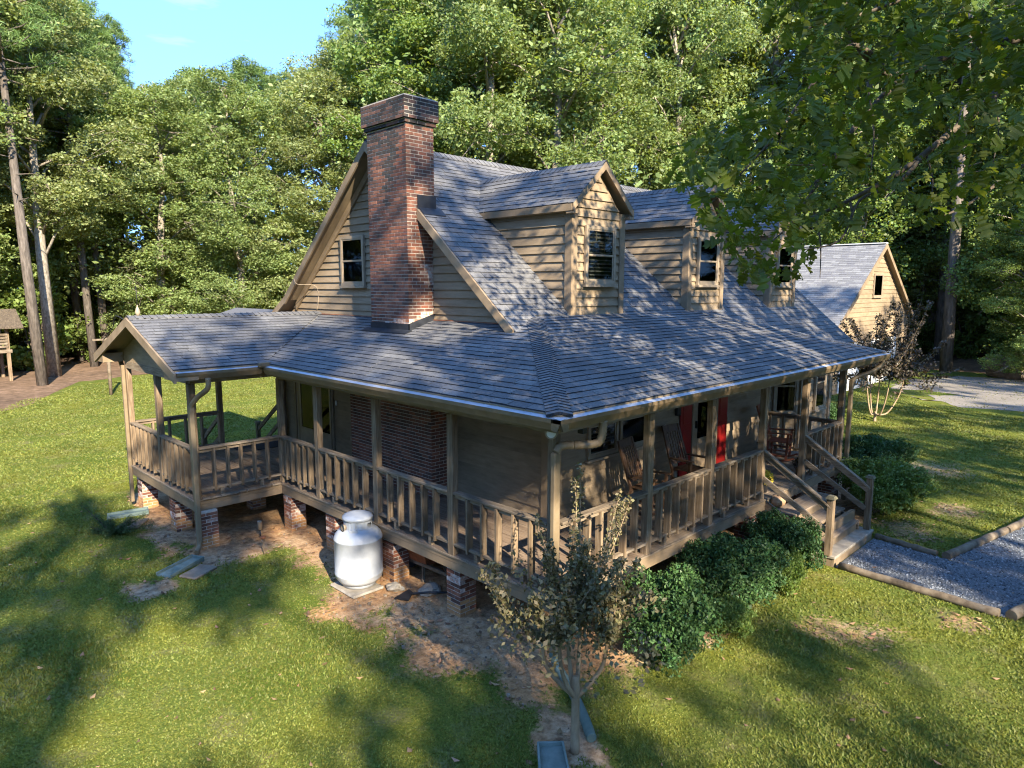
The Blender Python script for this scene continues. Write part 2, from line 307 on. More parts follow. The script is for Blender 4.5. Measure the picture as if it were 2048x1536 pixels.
def lawn_mat():
    M = bpy.data.materials.new('lawn_and_bare_earth'); M.use_nodes = True; t = M.node_tree; N = t.nodes; L = t.links; b = N['Principled BSDF']; b.inputs['Roughness'].default_value = .95; b.inputs['Specular IOR Level'].default_value = .1
    ge = N.new('ShaderNodeNewGeometry'); P = ge.outputs['Position']
    def ns(s, d=6, r=.6):
        n = N.new('ShaderNodeTexNoise'); n.inputs['Scale'].default_value = s; n.inputs['Detail'].default_value = d; n.inputs['Roughness'].default_value = r; L.new(P, n.inputs['Vector']); return n.outputs[0]
    def rp(src, cs, a=.3, z=.7):
        c = N.new('ShaderNodeValToRGB'); L.new(src, c.inputs[0]); e = c.color_ramp.elements
        for i, k in enumerate(cs):
            p = a+(z-a)*i/(len(cs)-1); x = e[i] if i < 2 else e.new(p); x.position = p; x.color = (*k, 1)
        return c.outputs[0]
    def mix(f, a, c, mode='MIX'):
        m = N.new('ShaderNodeMixRGB'); m.blend_type = mode
        if isinstance(f, float): m.inputs[0].default_value = f
        else: L.new(f, m.inputs[0])
        L.new(a, m.inputs[1]); L.new(c, m.inputs[2]); return m.outputs[0]
    g1 = rp(ns(28, 9, .75), [(.03, .045, .010), (.10, .13, .022), (.20, .20, .05)], .28, .72)
    g2 = rp(ns(.55, 4), [(.75, .85, .6), (1, 1, 1), (1.35, 1.12, .8)], .35, .65)
    grass = mix(1., g1, g2, 'MULTIPLY')
    dry = rp(ns(22, 8), [(.12, .10, .045), (.27, .22, .11)])
    n3 = N.new('ShaderNodeMapRange'); L.new(ns(1.6, 7, .65), n3.inputs[0]); n3.inputs[1].default_value = .52; n3.inputs[2].default_value = .72; n3.inputs[4].default_value = .75
    grass = mix(n3.outputs[0], grass, dry)
    d1 = rp(ns(9, 9, .7), [(.19, .125, .07), (.37, .26, .16), (.52, .40, .27)], .3, .7)
    d2 = rp(ns(.6, 3), [(1.05, .82, .62), (1, 1, 1)], .4, .6)
    earth = mix(1., d1, d2, 'MULTIPLY')
    lit = rp(ns(45, 4), [(.06, .04, .03), (.24, .15, .09)], .4, .6)
    n4 = N.new('ShaderNodeMapRange'); L.new(ns(3.5, 8, .7), n4.inputs[0]); n4.inputs[1].default_value = .5; n4.inputs[2].default_value = .62; n4.inputs[4].default_value = .7
    earth = mix(n4.outputs[0], earth, lit)
    at = N.new('ShaderNodeAttribute'); at.attribute_name = 'earth'
    ma = N.new('ShaderNodeMath'); ma.operation = 'ADD'; L.new(at.outputs['Fac'], ma.inputs[0])
    mm = N.new('ShaderNodeMapRange'); L.new(ns(14, 6, .7), mm.inputs[0]); mm.inputs[1].default_value = .3; mm.inputs[2].default_value = .7; mm.inputs[3].default_value = -.3; mm.inputs[4].default_value = .3; L.new(mm.outputs[0], ma.inputs[1])
    m5 = N.new('ShaderNodeMapRange'); L.new(ma.outputs[0], m5.inputs[0]); m5.inputs[1].default_value = .3; m5.inputs[2].default_value = .65
    L.new(mix(m5.outputs[0], grass, earth), b.inputs['Base Color'])
    bp = N.new('ShaderNodeBump'); bp.inputs['Strength'].default_value = .8; bp.inputs['Distance'].default_value = .04; L.new(ns(24, 9, .7), bp.inputs['Height']); L.new(bp.outputs[0], b.inputs['Normal'])
    return M
me = mesh_np('lawn', V, Fq, lawn_mat())
at = me.attributes.new('earth', 'FLOAT', 'POINT')
at.data.foreach_set('value', np.array([dirt(x, y) if (-8 < x < 17 and -7 < y < 14) else 0 for x, y in zip(X.ravel(), Y.ravel())], dtype=np.float32))
lawn = link(bpy.data.objects.new('lawn', me)); tag(lawn, 'green and yellowing lawn round the house with bare earth by the porch', kind='structure')
def azim(x, y): return math.atan2(x-CAM.x, y-CAM.y)     # from +Y towards +X
def px_u(x, y):
    d = Vector((x, y, 0))-CAM; d.z = 0; f = Vector((F.x, F.y, 0)).normalized(); return 1024+FOC*d.dot(Rt)/max(.1, d.dot(f))
def interp(x, xs, ys): return float(np.interp(x, xs, ys))
def rmin(u): return interp(u, [-600, 0, 250, 420, 700, 1100, 1500, 1700, 1850, 2048, 2600], [36, 37, 41, 42, 40, 37, 40, 45, 46, 47, 48])
def at_u(u, r):
    a = math.atan((u-1024)/FOC); th = YAW-a; return CAM.x+r*math.cos(th), CAM.y+r*math.sin(th)
# forest floor: ragged inner edge
us = list(range(-1500, 3600, 50)); vs_, fs_ = [], []
rr = [0, .6, 1.4, 3, 6, 12, 25, 60, 160]
for i, u in enumerate(us):
    for k, r in enumerate(rr):
        base = rmin(u)-(1.0 if u < 1700 else 2.5)+1.5*nse(u*.006, 0, 1, 5)+.7*nse(u*.03, 0, 1, 2)
        if u < 700: base -= 5.0*sstep(170, 20, u)
        x, y = at_u(u, base+r); vs_.append((x, y, .004))
    if i:
        a = (i-1)*len(rr); c = i*len(rr)
        for k in range(len(rr)-1): fs_.append((a+k, c+k, c+k+1, a+k+1))
ff = MB().add(vs_, fs_)
m_floor = mat('pine_straw_floor', [(.05, .032, .02), (.15, .095, .06), (.26, .17, .115)], (1, 1, 1), 2.5, 10, bump=.8, bdist=.05, var=0, rough=.95, ramp=(.3, .68), big=(.3, .3), rough2=.75)
ff.build('forest_floor', m_floor, kind='structure', label='brown pine straw floor under the trees')
# driveway gravel, ragged patches
m_gravel = mat('blue_grey_gravel', [(.035, .038, .042), (.09, .098, .108), (.17, .18, .19), (.3, .3, .3)], (1, 1, 1), 26, 8, bump=1, bdist=.02, var=0, rough=.9, ramp=(.3, .75), big=(.8, .15), rough2=.85)
m_gravel_p = mat('pale_driveway_gravel', [(.13, .115, .095), (.225, .20, .17), (.31, .28, .24)], (1, 1, 1), 12, 8, bump=.6, bdist=.02, var=0, rough=.95, ramp=(.3, .75), big=(.5, .2), rough2=.85)
def ragged(name, pts, z, m, label, amp=.5, sub=10):
    P = []
    for i in range(len(pts)):
        a, b = pts[i], pts[(i+1) % len(pts)]
        for k in range(sub):
            t = k/sub; x = a[0]+(b[0]-a[0])*t; y = a[1]+(b[1]-a[1])*t
            P.append((x+amp*nse(x, y, .9, 4), y+amp*nse(x, y, .9, 8), z))
    o = MB().add(P, [tuple(range(len(P)))]); return o.build(name, m, kind='structure', label=label)
ragged('driveway', [(22.5, -12), (24.3, -1.0), (25.0, 2.2), (26.6, 3.9), (28.2, 3.0), (29.5, 3.6), (28.6, 4.9), (30.5, 5.9), (34.5, 4.8), (37.5, 1.0), (40, -12)], .008, m_gravel_p, 'pale gravel driveway in front of the garage', 1.5)
ragged('gravel_walk', PATH, .012, m_gravel, 'blue grey gravel walk leading to the front steps', 0, 1)

# ------------------------------------------------------------------ the house
E0 = 3.1; KL = .8696/2.723; KF = .87/2.922; S = .8517
DX, DY, BZ = 2.723, 2.922, 3.97; YR, ZR = 6.549, 7.059
GX, GY = 2.39, 2.32; GR = 2.072; RR = 13.703; YB = 2*YR-GY
FL = .87; O = .495; XW = -1.057; YE, YW = 7.2, 10.7
house = thing('house', 'tan cottage with blue grey shingled roof, brick chimney, dormers and wraparound porch', 'house', (7, 6, 0))
def zmain(y): return BZ+S*(y-DY) if y <= YR else ZR-S*(y-YR)
SH = []      # shingle candidates: (parent, 8 verts, weight)
BR = []      # brick candidates
def weight(c, n, area):
    d = CAM-Vector(c); r = d.length; v = max(0, d.normalized().dot(Vector(n))); return area*v/(r*r)
def slope(parent, O_, U, Vd, vmax, ulo, uhi, exp=.13, tab=.29, thick=.015, v0=0., jitter=.004):
    O_, U, Vd = Vector(O_), Vector(U).normalized(), Vector(Vd).normalized(); N_ = U.cross(Vd)
    if N_.z < 0: N_ = -N_
    k = 0; v = v0
    while v < vmax-.01:
        v1 = min(v+exp, vmax); a0, b0, a1, b1 = ulo(v), uhi(v), ulo(v1), uhi(v1)
        off = (k % 3)*tab/3+(tab/6 if k % 2 else 0); lo, hi = min(a0, a1), max(b0, b1)
        u = math.floor((lo-off)/tab)*tab+off
        while u < hi:
            g = .004
            def cl(uu, a, b): return min(max(uu, a), b)
            q0, q1, p0, p1 = cl(u+g, a0, b0), cl(u+tab-g, a0, b0), cl(u+g, a1, b1), cl(u+tab-g, a1, b1)
            if max(q1-q0, p1-p0) > .02:
                j = random.uniform(-jitter, jitter); th = thick*random.uniform(.75, 1.25)
                P = lambda uu, vv, h: O_+U*uu+Vd*vv+N_*h
                vv0 = v+j; vv1 = v1+.015
                vs = [P(q0, vv0, -.004), P(q1, vv0, -.004), P(p1, vv1, -.004), P(p0, vv1, -.004), P(q0, vv0, th), P(q1, vv0, th), P(p1, vv1, .003), P(p0, vv1, .003)]
                SH.append((parent, vs, weight(P((q0+q1)/2, v, 0), N_, (q1-q0+p1-p0)/2*exp)))
            u += tab
        v += exp; k += 1
roof = MB()
# slabs under the shingles
zl = lambda x, y: E0+KL*x+.005; zf = lambda x, y: E0+KF*y+.005
def slab(mb, pts, th=.07): mb.poly(pts, (0, 0, -th))
slab(roof, [(.09, .09, zf(0, .09)), (10.29, .09, zf(0, .09)), (10.383-DY, DY, BZ+.005), (DX, DY, BZ+.005)])
slab(roof, [(.09, .09, zl(.09, 0)), (DX, DY, BZ+.005), (DX, 3.05, zl(DX, 0)), (2.5, 3.05, zl(2.5, 0)), (2.5, 13.5, zl(2.5, 0)), (.09, 13.5, zl(.09, 0))][::-1])
slab(roof, [(10.29, .09, zf(0, .09)), (10.29, 2.35, zf(0, .09)), (10.383-DY, 2.9, BZ)])
ym = 1.87
roof.poly([(GR+.01, 2.69, zmain(2.69)-.01), (10.383-DY-.1, 2.80, zmain(2.8)-.01), (10.383-DY-.1, ym+.05, zmain(ym+.05)-.01), (RR-.01, ym+.05, zmain(ym+.05)-.01), (RR-.01, YR, ZR-.01), (GR+.01, YR, ZR-.01)], (0, 0, -.09))
roof.poly([(GR+.01, YR, ZR-.01), (RR-.01, YR, ZR-.01), (RR-.01, 9.85, zmain(9.85)), (GR+.01, 9.85, zmain(9.85))], (0, 0, -.09))
roof.poly([(GR+.01, 9.85, zmain(9.85)), (RR-.01, 9.85, zmain(9.85)), (RR-.01, 10.6, 3.84), (RR-.01, 12.9, 3.0), (GR+.01, 12.9, 3.0), (GR+.01, 10.6, 3.84)][0:2]+[(RR-.01, 10.6, 3.84), (GR+.01, 10.6, 3.84)], (0, 0, -.07))
# wing roof
WY, WZ = 8.93, 3.895; WXL = -1.405; WK = (WZ-E0)/(WY-6.704)
for sgn in (1, -1):
    y0 = WY-sgn*(WY-6.704-.09)
    pts = [(WXL+.02, y0, E0+WK*.09), (0, y0, E0+WK*.09), (2.45, WY, WZ), (WXL+.02, WY, WZ)]
    roof.poly(pts if sgn > 0 else pts[::-1], (0, 0, -.05))
rf = roof.build('roof', [m_soffit, m_roof], house, recalc=True)
for p_ in rf.data.polygons:
    if p_.normal.z > .1: p_.material_index = 1
cl = math.hypot(1, KL); cf = math.hypot(1, KF); cm = math.hypot(1, S)
slope(rf, (0, 0, E0+.008), (1, 0, 0), (0, 1, KF), DY*cf, lambda v: (v/cf)*DX/DY, lambda v: 10.383-v/cf, v0=.1)
def lhi(v):
    x = v/cl
    if x > 2.44: return 3.0
    return 6.704+x*(WY-6.704)/2.40+.02
slope(rf, (0, 0, E0+.008), (0, 1, 0), (1, 0, KL), DX*cl, lambda v: (v/cl)*DY/DX, lhi, v0=.1)
def mlo(v):
    y = ym+v/cm
    if y < 2.93: return 10.383-y-.25
    return GR
slope(rf, (0, ym, zmain(ym)), (1, 0, 0), (0, 1, S), (YR-ym)*cm, mlo, lambda v: RR, v0=0)
slope(rf, (0, 2.60, zmain(2.6)), (1, 0, 0), (0, 1, S), .4*cm, lambda v: GR+max(0, (2.69-(2.6+v/cm)))*3, lambda v: 2.75)
slope(rf, (0, YR, ZR), (1, 0, 0), (0, 1, -S), 3.3*cm, lambda v: GR, lambda v: RR, exp=.26, tab=.58)
slope(rf, (0, 6.704, E0+.008), (1, 0, 0), (0, 1, WK), (WY-6.704)*math.hypot(1, WK), lambda v: WXL, lambda v: v/math.hypot(1, WK)*2.40/(WY-6.704), v0=.1)
slope(rf, (0, 2*WY-6.704, E0+.008), (1, 0, 0), (0, -1, WK), (WY-6.704)*math.hypot(1, WK), lambda v: WXL, lambda v: v/math.hypot(1, WK)*2.40/(WY-6.704), v0=.1, exp=.2, tab=.4)
# hip and ridge caps (overlapping bent shingles)
def caps(a, b, w=.12, step=.085, drop=.3, par=None):
    a, b = Vector(a), Vector(b); d = (b-a).normalized(); s = Vector((d.y, -d.x, 0)).normalized(); L = (b-a).length; n = int(L/step)
    for i in range(n):
        p = a+d*(i*step); q = p+d*(step*1.35); h0, h1 = .026, .012
        up = Vector((0, 0, 1))
        for sg in (1, -1):
            o = s*sg*w-up*(w*drop)
            vs = [p, p+o, q+o, q, p+up*h0, p+o+up*h0, q+o+up*h1, q+up*h1]
            if sg < 0: vs = [vs[k] for k in (1, 0, 3, 2, 5, 4, 7, 6)]
            SH.append((par or rf, vs, weight(p, (s*sg*drop+up).normalized(), w*step)*.4))
caps((.1, .1, E0+.045), (DX, DY, BZ+.01), .14, drop=.22)
caps((10.28, .1, E0+.045), (10.383-DY, DY, BZ+.01), .12, drop=.25)
caps((GR, YR, ZR+.01), (RR, YR, ZR+.01), .12, .13, drop=.8)
caps((WXL, WY, WZ+.02), (2.4, WY, WZ+.02), .12, .12, drop=.36)

# gutters: brown trough outside, pale guard on top, end caps
def gutter(a, b, out, name='gutter'):
    a, b, out = Vector(a), Vector(b), Vector(out)
    g = MB(); t = Vector((0, 0, -.12)); inn = -out*.11
    g.poly([a, b, b+t*.35+inn*.0, a+t*.35+inn*.0], -out*.008)
    g.poly([a+t*.35, b+t*.35, b+t+inn*.35, a+t+inn*.35], -out*.008)
    g.poly([a+t+inn*.35, b+t+inn*.35, b+t+inn, a+t+inn], (0, 0, -.004))
    g.poly([a+t+inn, b+t+inn, b+inn*1.02, a+inn*1.02], -out*.02)
    for p in (a, b): g.poly([p, p+t*.35, p+t+inn*.35, p+t+inn, p+inn], (b-a).normalized()*.004*(1 if p is a else -1))
    o = g.build(name, m_gutter, house, recalc=True)
    d = (b-a).normalized(); L = (b-a).length; n = max(1, round(L/1.15)); gg = MB()
    for i in range(n):
        p, q = a+d*(L*i/n+.004), a+d*(L*(i+1)/n-.004); e = Vector((0, 0, random.uniform(-.002, .003)))
        gg.poly([p+e+inn*.05, q+e+inn*.05, q+inn+Vector((0, 0, .016)), p+inn+Vector((0, 0, .016))], (0, 0, -.004))
    gg.build('gutter_guard', m_guard, o, recalc=True)
    return o
gutter((0, 0, E0), (10.383, 0, E0), (0, -1, 0)); gutter((0, 6.704, E0), (0, .001, E0), (-1, 0, 0))
gutter((WXL+.02, 6.704, E0), (-.001, 6.704, E0), (0, -1, 0)); gutter((10.383, ym-.02, E0-.03), (RR, ym-.02, E0-.03), (0, -1, 0))
MB().box((-.09, 6.62, E0-.0), (.13, 6.69, E0+.075)).build('gutter_splash_guard', m_gutter, house, bevel=.01)
# fascia and porch beams
fb = MB(); fb.box((.12, .12, 2.93), (10.26, .15, 3.09)); fb.build('fascia', m_trim, house)
MB().box((.12, .155, 2.93), (.15, 6.82, 3.09)).build('fascia', m_trim, house)
MB().box((.50, .50, 2.80), (9.45, .60, 2.97)).build('porch_beam', m_woodx, house)
MB().box((.50, .605, 2.80), (.60, 7.25, 2.97)).build('porch_beam', m_woody, house)
MB().box((-1.02, 7.2, 2.85), (2.38, 7.28, 2.99)).build('porch_beam', m_woodx, house)
MB().box((-1.02, 10.55, 2.85), (2.38, 10.63, 2.99)).build('porch_beam', m_woodx, house)
MB().box((-1.05, 7.285, 2.85), (-.97, 10.545, 2.99)).build('porch_beam', m_woody, house)
# porch ceilings
MB().box((.16, .16, 3.0), (GX, 13.3, 3.02)).build('porch_ceiling', m_soffit, house)
MB().box((GX+.01, .16, 3.0), (10.2, GY, 3.02)).build('porch_ceiling', m_soffit, house)

# wing gable end: rake boards, soffit, panel boards
def rake(par, X0, X1, y0, z0, y1, z1, h=.15, name='rake_board', m_=None):
    d = Vector((0, y1-y0, z1-z0)).normalized(); n = Vector((0, -d.z, d.y)); n = n if n.z > 0 else -n
    p = [Vector((X0, y0, z0)), Vector((X0, y1, z1)), Vector((X0, y1, z1-h/abs(d.y))), Vector((X0, y0, z0-h/abs(d.y)))]
    return MB().poly(p, (X1-X0, 0, 0)).build(name, m_ or m_trim, par, recalc=True)
rake(house, WXL-.03, WXL+.01, 6.70, E0+.0, WY, WZ+.005); rake(house, WXL-.03, WXL+.01, WY+.001, WZ+.005, 2*WY-6.704, E0)
zz = 2.98
while zz < WZ-.1:
    h = .2; a = max(7.2, WY-(WZ-.09-zz)/WK); b = 2*WY-a; z1 = min(zz+h, WZ-.10); a1 = max(7.2, WY-(WZ-.09-z1)/WK); b1 = 2*WY-a1
    MB().hexa([(-1.04, a, zz), (-1.02, a, zz), (-1.02, b, zz), (-1.04, b, zz), (-1.03, a1, z1), (-1.02, a1, z1), (-1.02, b1, z1), (-1.03, b1, z1)]).build('gable_board', m_siding, house)
    zz += h+.001
# lower box returns at the eave ends
for sg, y in ((1, 6.72), (-1, 2*WY-6.72)):
    MB().poly([(WXL, y, E0-.0), (WXL, y, E0-.13), (WXL, y+sg*.5, E0-.13), (WXL, y+sg*.5, E0+.05)], (.36, 0, 0)).build('eave_return', m_trim, house, recalc=True)

# ---- walls
walls = MB(); walls.box((GX+.02, GY+.02, FL-.2), (RR-.35, YB-.02, 3.3))
walls.poly([(GX+.02, GY+.05, 3.3), (GX+.02, YB-.05, 3.3), (GX+.02, YR, ZR-.2)], (RR-GX-.4, 0, 0))
wall = walls.build('wall', m_siding, house, recalc=True)
def lap_yz(par, x, z0, z1, exp, ylo, yhi, nx=-1, mat_=m_siding, name='siding_board'):
    z = z0
    while z < z1-.02:
        zt = min(z+exp, z1); a0, b0, a1, b1 = ylo(z), yhi(z), ylo(zt), yhi(zt)
        if max(b0-a0, b1-a1) > .05:
            if b1 < a1: a1 = b1 = (a1+b1)/2
            MB().hexa([(x+nx*.034, a0, z), (x, a0, z), (x, b0, z), (x+nx*.034, b0, z), (x+nx*.004, a1, zt+.006), (x, a1, zt+.006), (x, b1, zt+.006), (x+nx*.004, b1, zt+.006)]).build(name, mat_, par, recalc=True)
        z += exp
def lap_xz(par, y, z0, z1, exp, xlo, xhi, mat_=m_siding, name='siding_board'):
    z = z0
    while z < z1-.02:
        zt = min(z+exp, z1); a0, b0, a1, b1 = xlo(z), xhi(z), xlo(zt), xhi(zt)
        if max(b0-a0, b1-a1) > .05:
            if b1 < a1: a1 = b1 = (a1+b1)/2
            MB().hexa([(a0, y-.034, z), (b0, y-.034, z), (b0, y, z), (a0, y, z), (a1, y-.004, zt+.006), (b1, y-.004, zt+.006), (b1, y, zt+.006), (a1, y, zt+.006)]).build(name, mat_, par, recalc=True)
        z += exp
ylo_g = lambda z: max(GY, DY+(z-BZ)/S+.1); yhi_g = lambda z: min(YB, YR+(ZR-z)/S-.1)
lap_yz(wall, GX, 3.84, ZR-.1, .14, ylo_g, yhi_g)
lap_yz(wall, GX, FL, 3.3, .2, lambda z: GY+.1, lambda z: YB)
lap_xz(wall, GY, FL, 3.2, .2, lambda z: GX+.1, lambda z: 9.95)
lap_xz(wall, GY, FL-.2, 3.2, .2, lambda z: 12.15, lambda z: RR-.3)
MB().box((GX-.045, GY-.045, FL), (GX+.08, GY+.1, 3.1)).build('corner_board', m_trim, house)
MB().box((RR-.4, GY-.03, FL-.4), (RR-.3, GY+.1, 3.1)).build('corner_board', m_trim, house)
MB().box((GX+.02, GY+.02, 0), (RR-.35, YB, FL-.2)).build('foundation', m_mortar, house)
# red flashing line where siding meets the porch roof
MB().box((GX-.05, 3.0, 3.865), (GX-.035, 10.6, 3.885)).build('flashing_strip', m_rust, house)
# main rakes
rake(house, GR-.035, GR, 2.74, zmain(2.74)+.0, YR, ZR+.0, .13); rake(house, GR-.035, GR, YR+.001, ZR, 9.86, zmain(9.86), .13)
rake(house, GR-.035, GR, 9.86, zmain(9.86), 10.55, 3.85, .13)
rake(house, GX-.07, GX-.034, 2.9, zmain(2.9)-.12, YR, ZR-.12, .12, 'frieze_board'); rake(house, GX-.07, GX-.034, YR, ZR-.12, 9.9, zmain(9.9)-.12, .12, 'frieze_board')
rake(house, RR, RR+.03, ym, zmain(ym), YR, ZR, .13)

# ---- windows
def window(par, org, u, n, w_, h_, munt=(2, 2), sill=True, name='window', blinds=True, sash_split=True, frame_m=None, fw=.055):
    org, u, n = Vector(org), Vector(u).normalized(), Vector(n).normalized(); z = Vector((0, 0, 1)); fm = frame_m or m_frame
    M = Matrix((u, -n, z)).transposed().to_4x4(); M.translation = org    # local x along, y into wall, z up; outward = -y
    f = MB(); fo, fi = -.045, 0.002
    f.box((-w_/2, fo, 0), (-w_/2+fw, fi, h_)); f.box((w_/2-fw, fo, 0), (w_/2, fi, h_)); f.box((-w_/2+fw, fo, 0), (w_/2-fw, fi, fw)); f.box((-w_/2+fw, fo, h_-fw), (w_/2-fw, fi, h_))
    iw, mid = w_/2-fw, h_*.5
    s_ = .028
    for (z0, z1, d) in ((fw, mid+.01, -.030), (mid-.01, h_-fw, -.036)) if sash_split else ((fw, h_-fw, -.033),):
        f.box((-iw, d, z0), (-iw+s_, d+.012, z1)); f.box((iw-s_, d, z0), (iw, d+.012, z1)); f.box((-iw+s_, d, z0), (iw-s_, d+.012, z0+s_)); f.box((-iw+s_, d, z1-s_), (iw-s_, d+.012, z1))
    fr = f.build(name, fm, par, M)
    b = MB().box((-iw, -.003, fw), (iw, .001, h_-fw)).build('dark_room', m_dark, fr, M)
    if blinds:
        bl = MB(); zc = fw+.03
        while zc < h_-fw-.03: bl.box((-iw+.012, -.016, zc), (iw-.012, -.008, zc+.019)); zc += .062
        bl.build('blind', m_blind, fr, M)
    for (z0, z1, d) in ((fw+s_, mid+.01-s_, -.024), (mid-.01+s_, h_-fw-s_, -.030)) if sash_split else ((fw+s_, h_-fw-s_, -.027),):
        MB().box((-iw+s_, d, z0), (iw-s_, d+.002, z1)).build('pane', m_glass, fr, M)
    if munt:
        g = MB(); z0, z1 = mid+.01, h_-fw-s_
        if not sash_split: z0 = fw+s_
        for i in range(1, munt[0]+1): xx = -iw+2*iw*i/(munt[0]+1); g.box((xx-.009, -.021, z0), (xx+.009, -.018, z1))
        for i in range(1, munt[1]+1): q = z0+(z1-z0)*i/(munt[1]+1); g.box((-iw+s_, -.0215, q-.009), (iw-s_, -.0185, q+.009))
        g.build('muntin', fm, fr, M)
    if sill: MB().box((-w_/2-.03, -.075, -.045), (w_/2+.03, .001, -.001)).build('sill', fm, fr, M)
    return fr
XN, YN = (-1, 0, 0), (0, -1, 0); XU, YU = (1, 0, 0), (0, -1, 0)
GXs = GX-.034
window(house, (GXs, 7.52, 4.47), YU, XN, .84, .97)
window(house, (GXs, 7.0, 1.62), YU, XN, .82, 1.0, munt=None)
GYs = GY-.034
window(house, (3.67, GYs, 1.70), XU, YN, .80, 1.05, munt=None); window(house, (4.52, GYs, 1.70), XU, YN, .80, 1.05, munt=None)
# front door group
door = MB().box((6.45, GYs-.05, FL), (7.42, GYs, 2.95)).build('storm_door', m_trim, house, bevel=.006)
MB().box((6.62, GYs-.058, 1.54), (7.25, GYs-.051, 2.8)).build('dark_room', m_dark, door)
MB().box((6.62, GYs-.066, 1.54), (7.25, GYs-.062, 2.8)).build('pane', m_glass, door)
MB().box((6.62, GYs-.062, .98), (7.25, GYs-.051, 1.46)).build('kick_panel', m_trim, door, bevel=.005)
MB().box((6.53, GYs-.09, 1.75), (6.56, GYs-.051, 1.90)).build('handle', m_black, door, bevel=.004)
for x in (6.04, 7.44):
    d = MB().box((x, GYs-.03, FL), (x+.4, GYs, 2.95)).build('red_side_panel', m_red, house, bevel=.005)
    MB().box((x+.07, GYs-.042, 1.05), (x+.33, GYs-.031, 1.75)).build('raised_panel', m_red, d, bevel=.008)
    MB().box((x+.07, GYs-.042, 1.88), (x+.33, GYs-.031, 2.75)).build('raised_panel', m_red, d, bevel=.008)
MB().box((5.86, GYs-.07, 2.08), (5.98, GYs, 2.32)).build('porch_lamp', m_black, house, bevel=.01)
MB().box((5.52, GYs-.012, 1.86), (5.57, GYs, 1.95)).build('doorbell', m_white, house)
# sliding door on the gable wall
def pbox(x0, x1, y0, y1, z0, z1, name, m_, par): return MB().box((GXs-x1, y0, z0), (GXs-x0, y1, z1)).build(name, m_, par, bevel=.004)
sd = pbox(0, .03, 8.46, 10.16, FL, 2.95, 'sliding_door', m_frame, house)
for a, b in ((9.24, 9.84), (8.54, 9.14)):
    pbox(.031, .034, a+.03, b-.03, 1.29, 2.8, 'dark_room', m_dark, sd); pbox(.038, .041, a+.03, b-.03, 1.29, 2.8, 'pane', m_glass, sd)
    lf = MB()
    for y0, y1, z0, z1 in ((a-.03, a+.03, .95, 2.88), (b-.03, b+.03, .95, 2.88), (a+.03, b-.03, .95, 1.29), (a+.03, b-.03, 2.8, 2.88)): lf.box((GXs-.055, y0, z0), (GXs-.031, y1, z1))
    lf.build('door_leaf', m_frame, sd)
pbox(.031, .05, 9.88, 9.96, .95, 2.88, 'door_trim', m_trim, sd); pbox(.031, .05, 10.05, 10.13, .95, 2.88, 'door_trim', m_trim, sd)
pbox(.0, .03, 7.70, 7.80, 1.28, 1.38, 'outlet_box', m_frame, house)
pbox(.0, .02, 8.33, 8.37, 1.95, 2.05, 'doorbell', m_white, house)
# bay window at the right end of the front wall
bay = MB().poly([(9.97, GY+.05, .55), (10.47, 1.84, .55), (12.1, 1.84, .55), (12.3, GY+.05, .55)], (0, 0, 2.45)).build('bay', m_siding, house, recalc=True)
du = Vector((.5, -.48, 0)).normalized(); dn = Vector((-.48, -.5, 0)).normalized()
def lap_gen(par, a, u, n, L, z0, z1, exp):
    a, u, n = Vector(a), Vector(u), Vector(n); z = z0
    while z < z1-.02:
        zt = min(z1, z+exp); q = [a+n*.03, a, a+u*L, a+u*L+n*.03]; r = [a+n*.004, a, a+u*L, a+u*L+n*.004]
        MB().hexa([(*p.xy, z) for p in q]+[(*p.xy, zt+.004) for p in r]).build('siding_board', m_siding, par, recalc=True); z += exp
lap_gen(bay, (9.97, GY, 0), du, dn, .69, .65, 3.0, .14); lap_gen(bay, (10.47, 1.84, 0), (1, 0, 0), (0, -1, 0), 1.63, .55, 3.0, .14)
wc = Vector((9.97, GY, 0))+du*.33; window(house, (wc.x+dn.x*.032, wc.y+dn.y*.032, 1.58), du, dn, .56, 1.3, munt=None, blinds=False)
window(house, (11.45, 1.805, 1.58), XU, YN, .62, 1.3, munt=None, blinds=False)
MB().box((10.38, 1.80, .6), (10.62, 1.9, 3.0)).build('corner_board', m_trim, house)
MB().box((12.02, 1.78, .0), (12.16, 1.9, 3.0)).build('corner_board', m_trim, house)

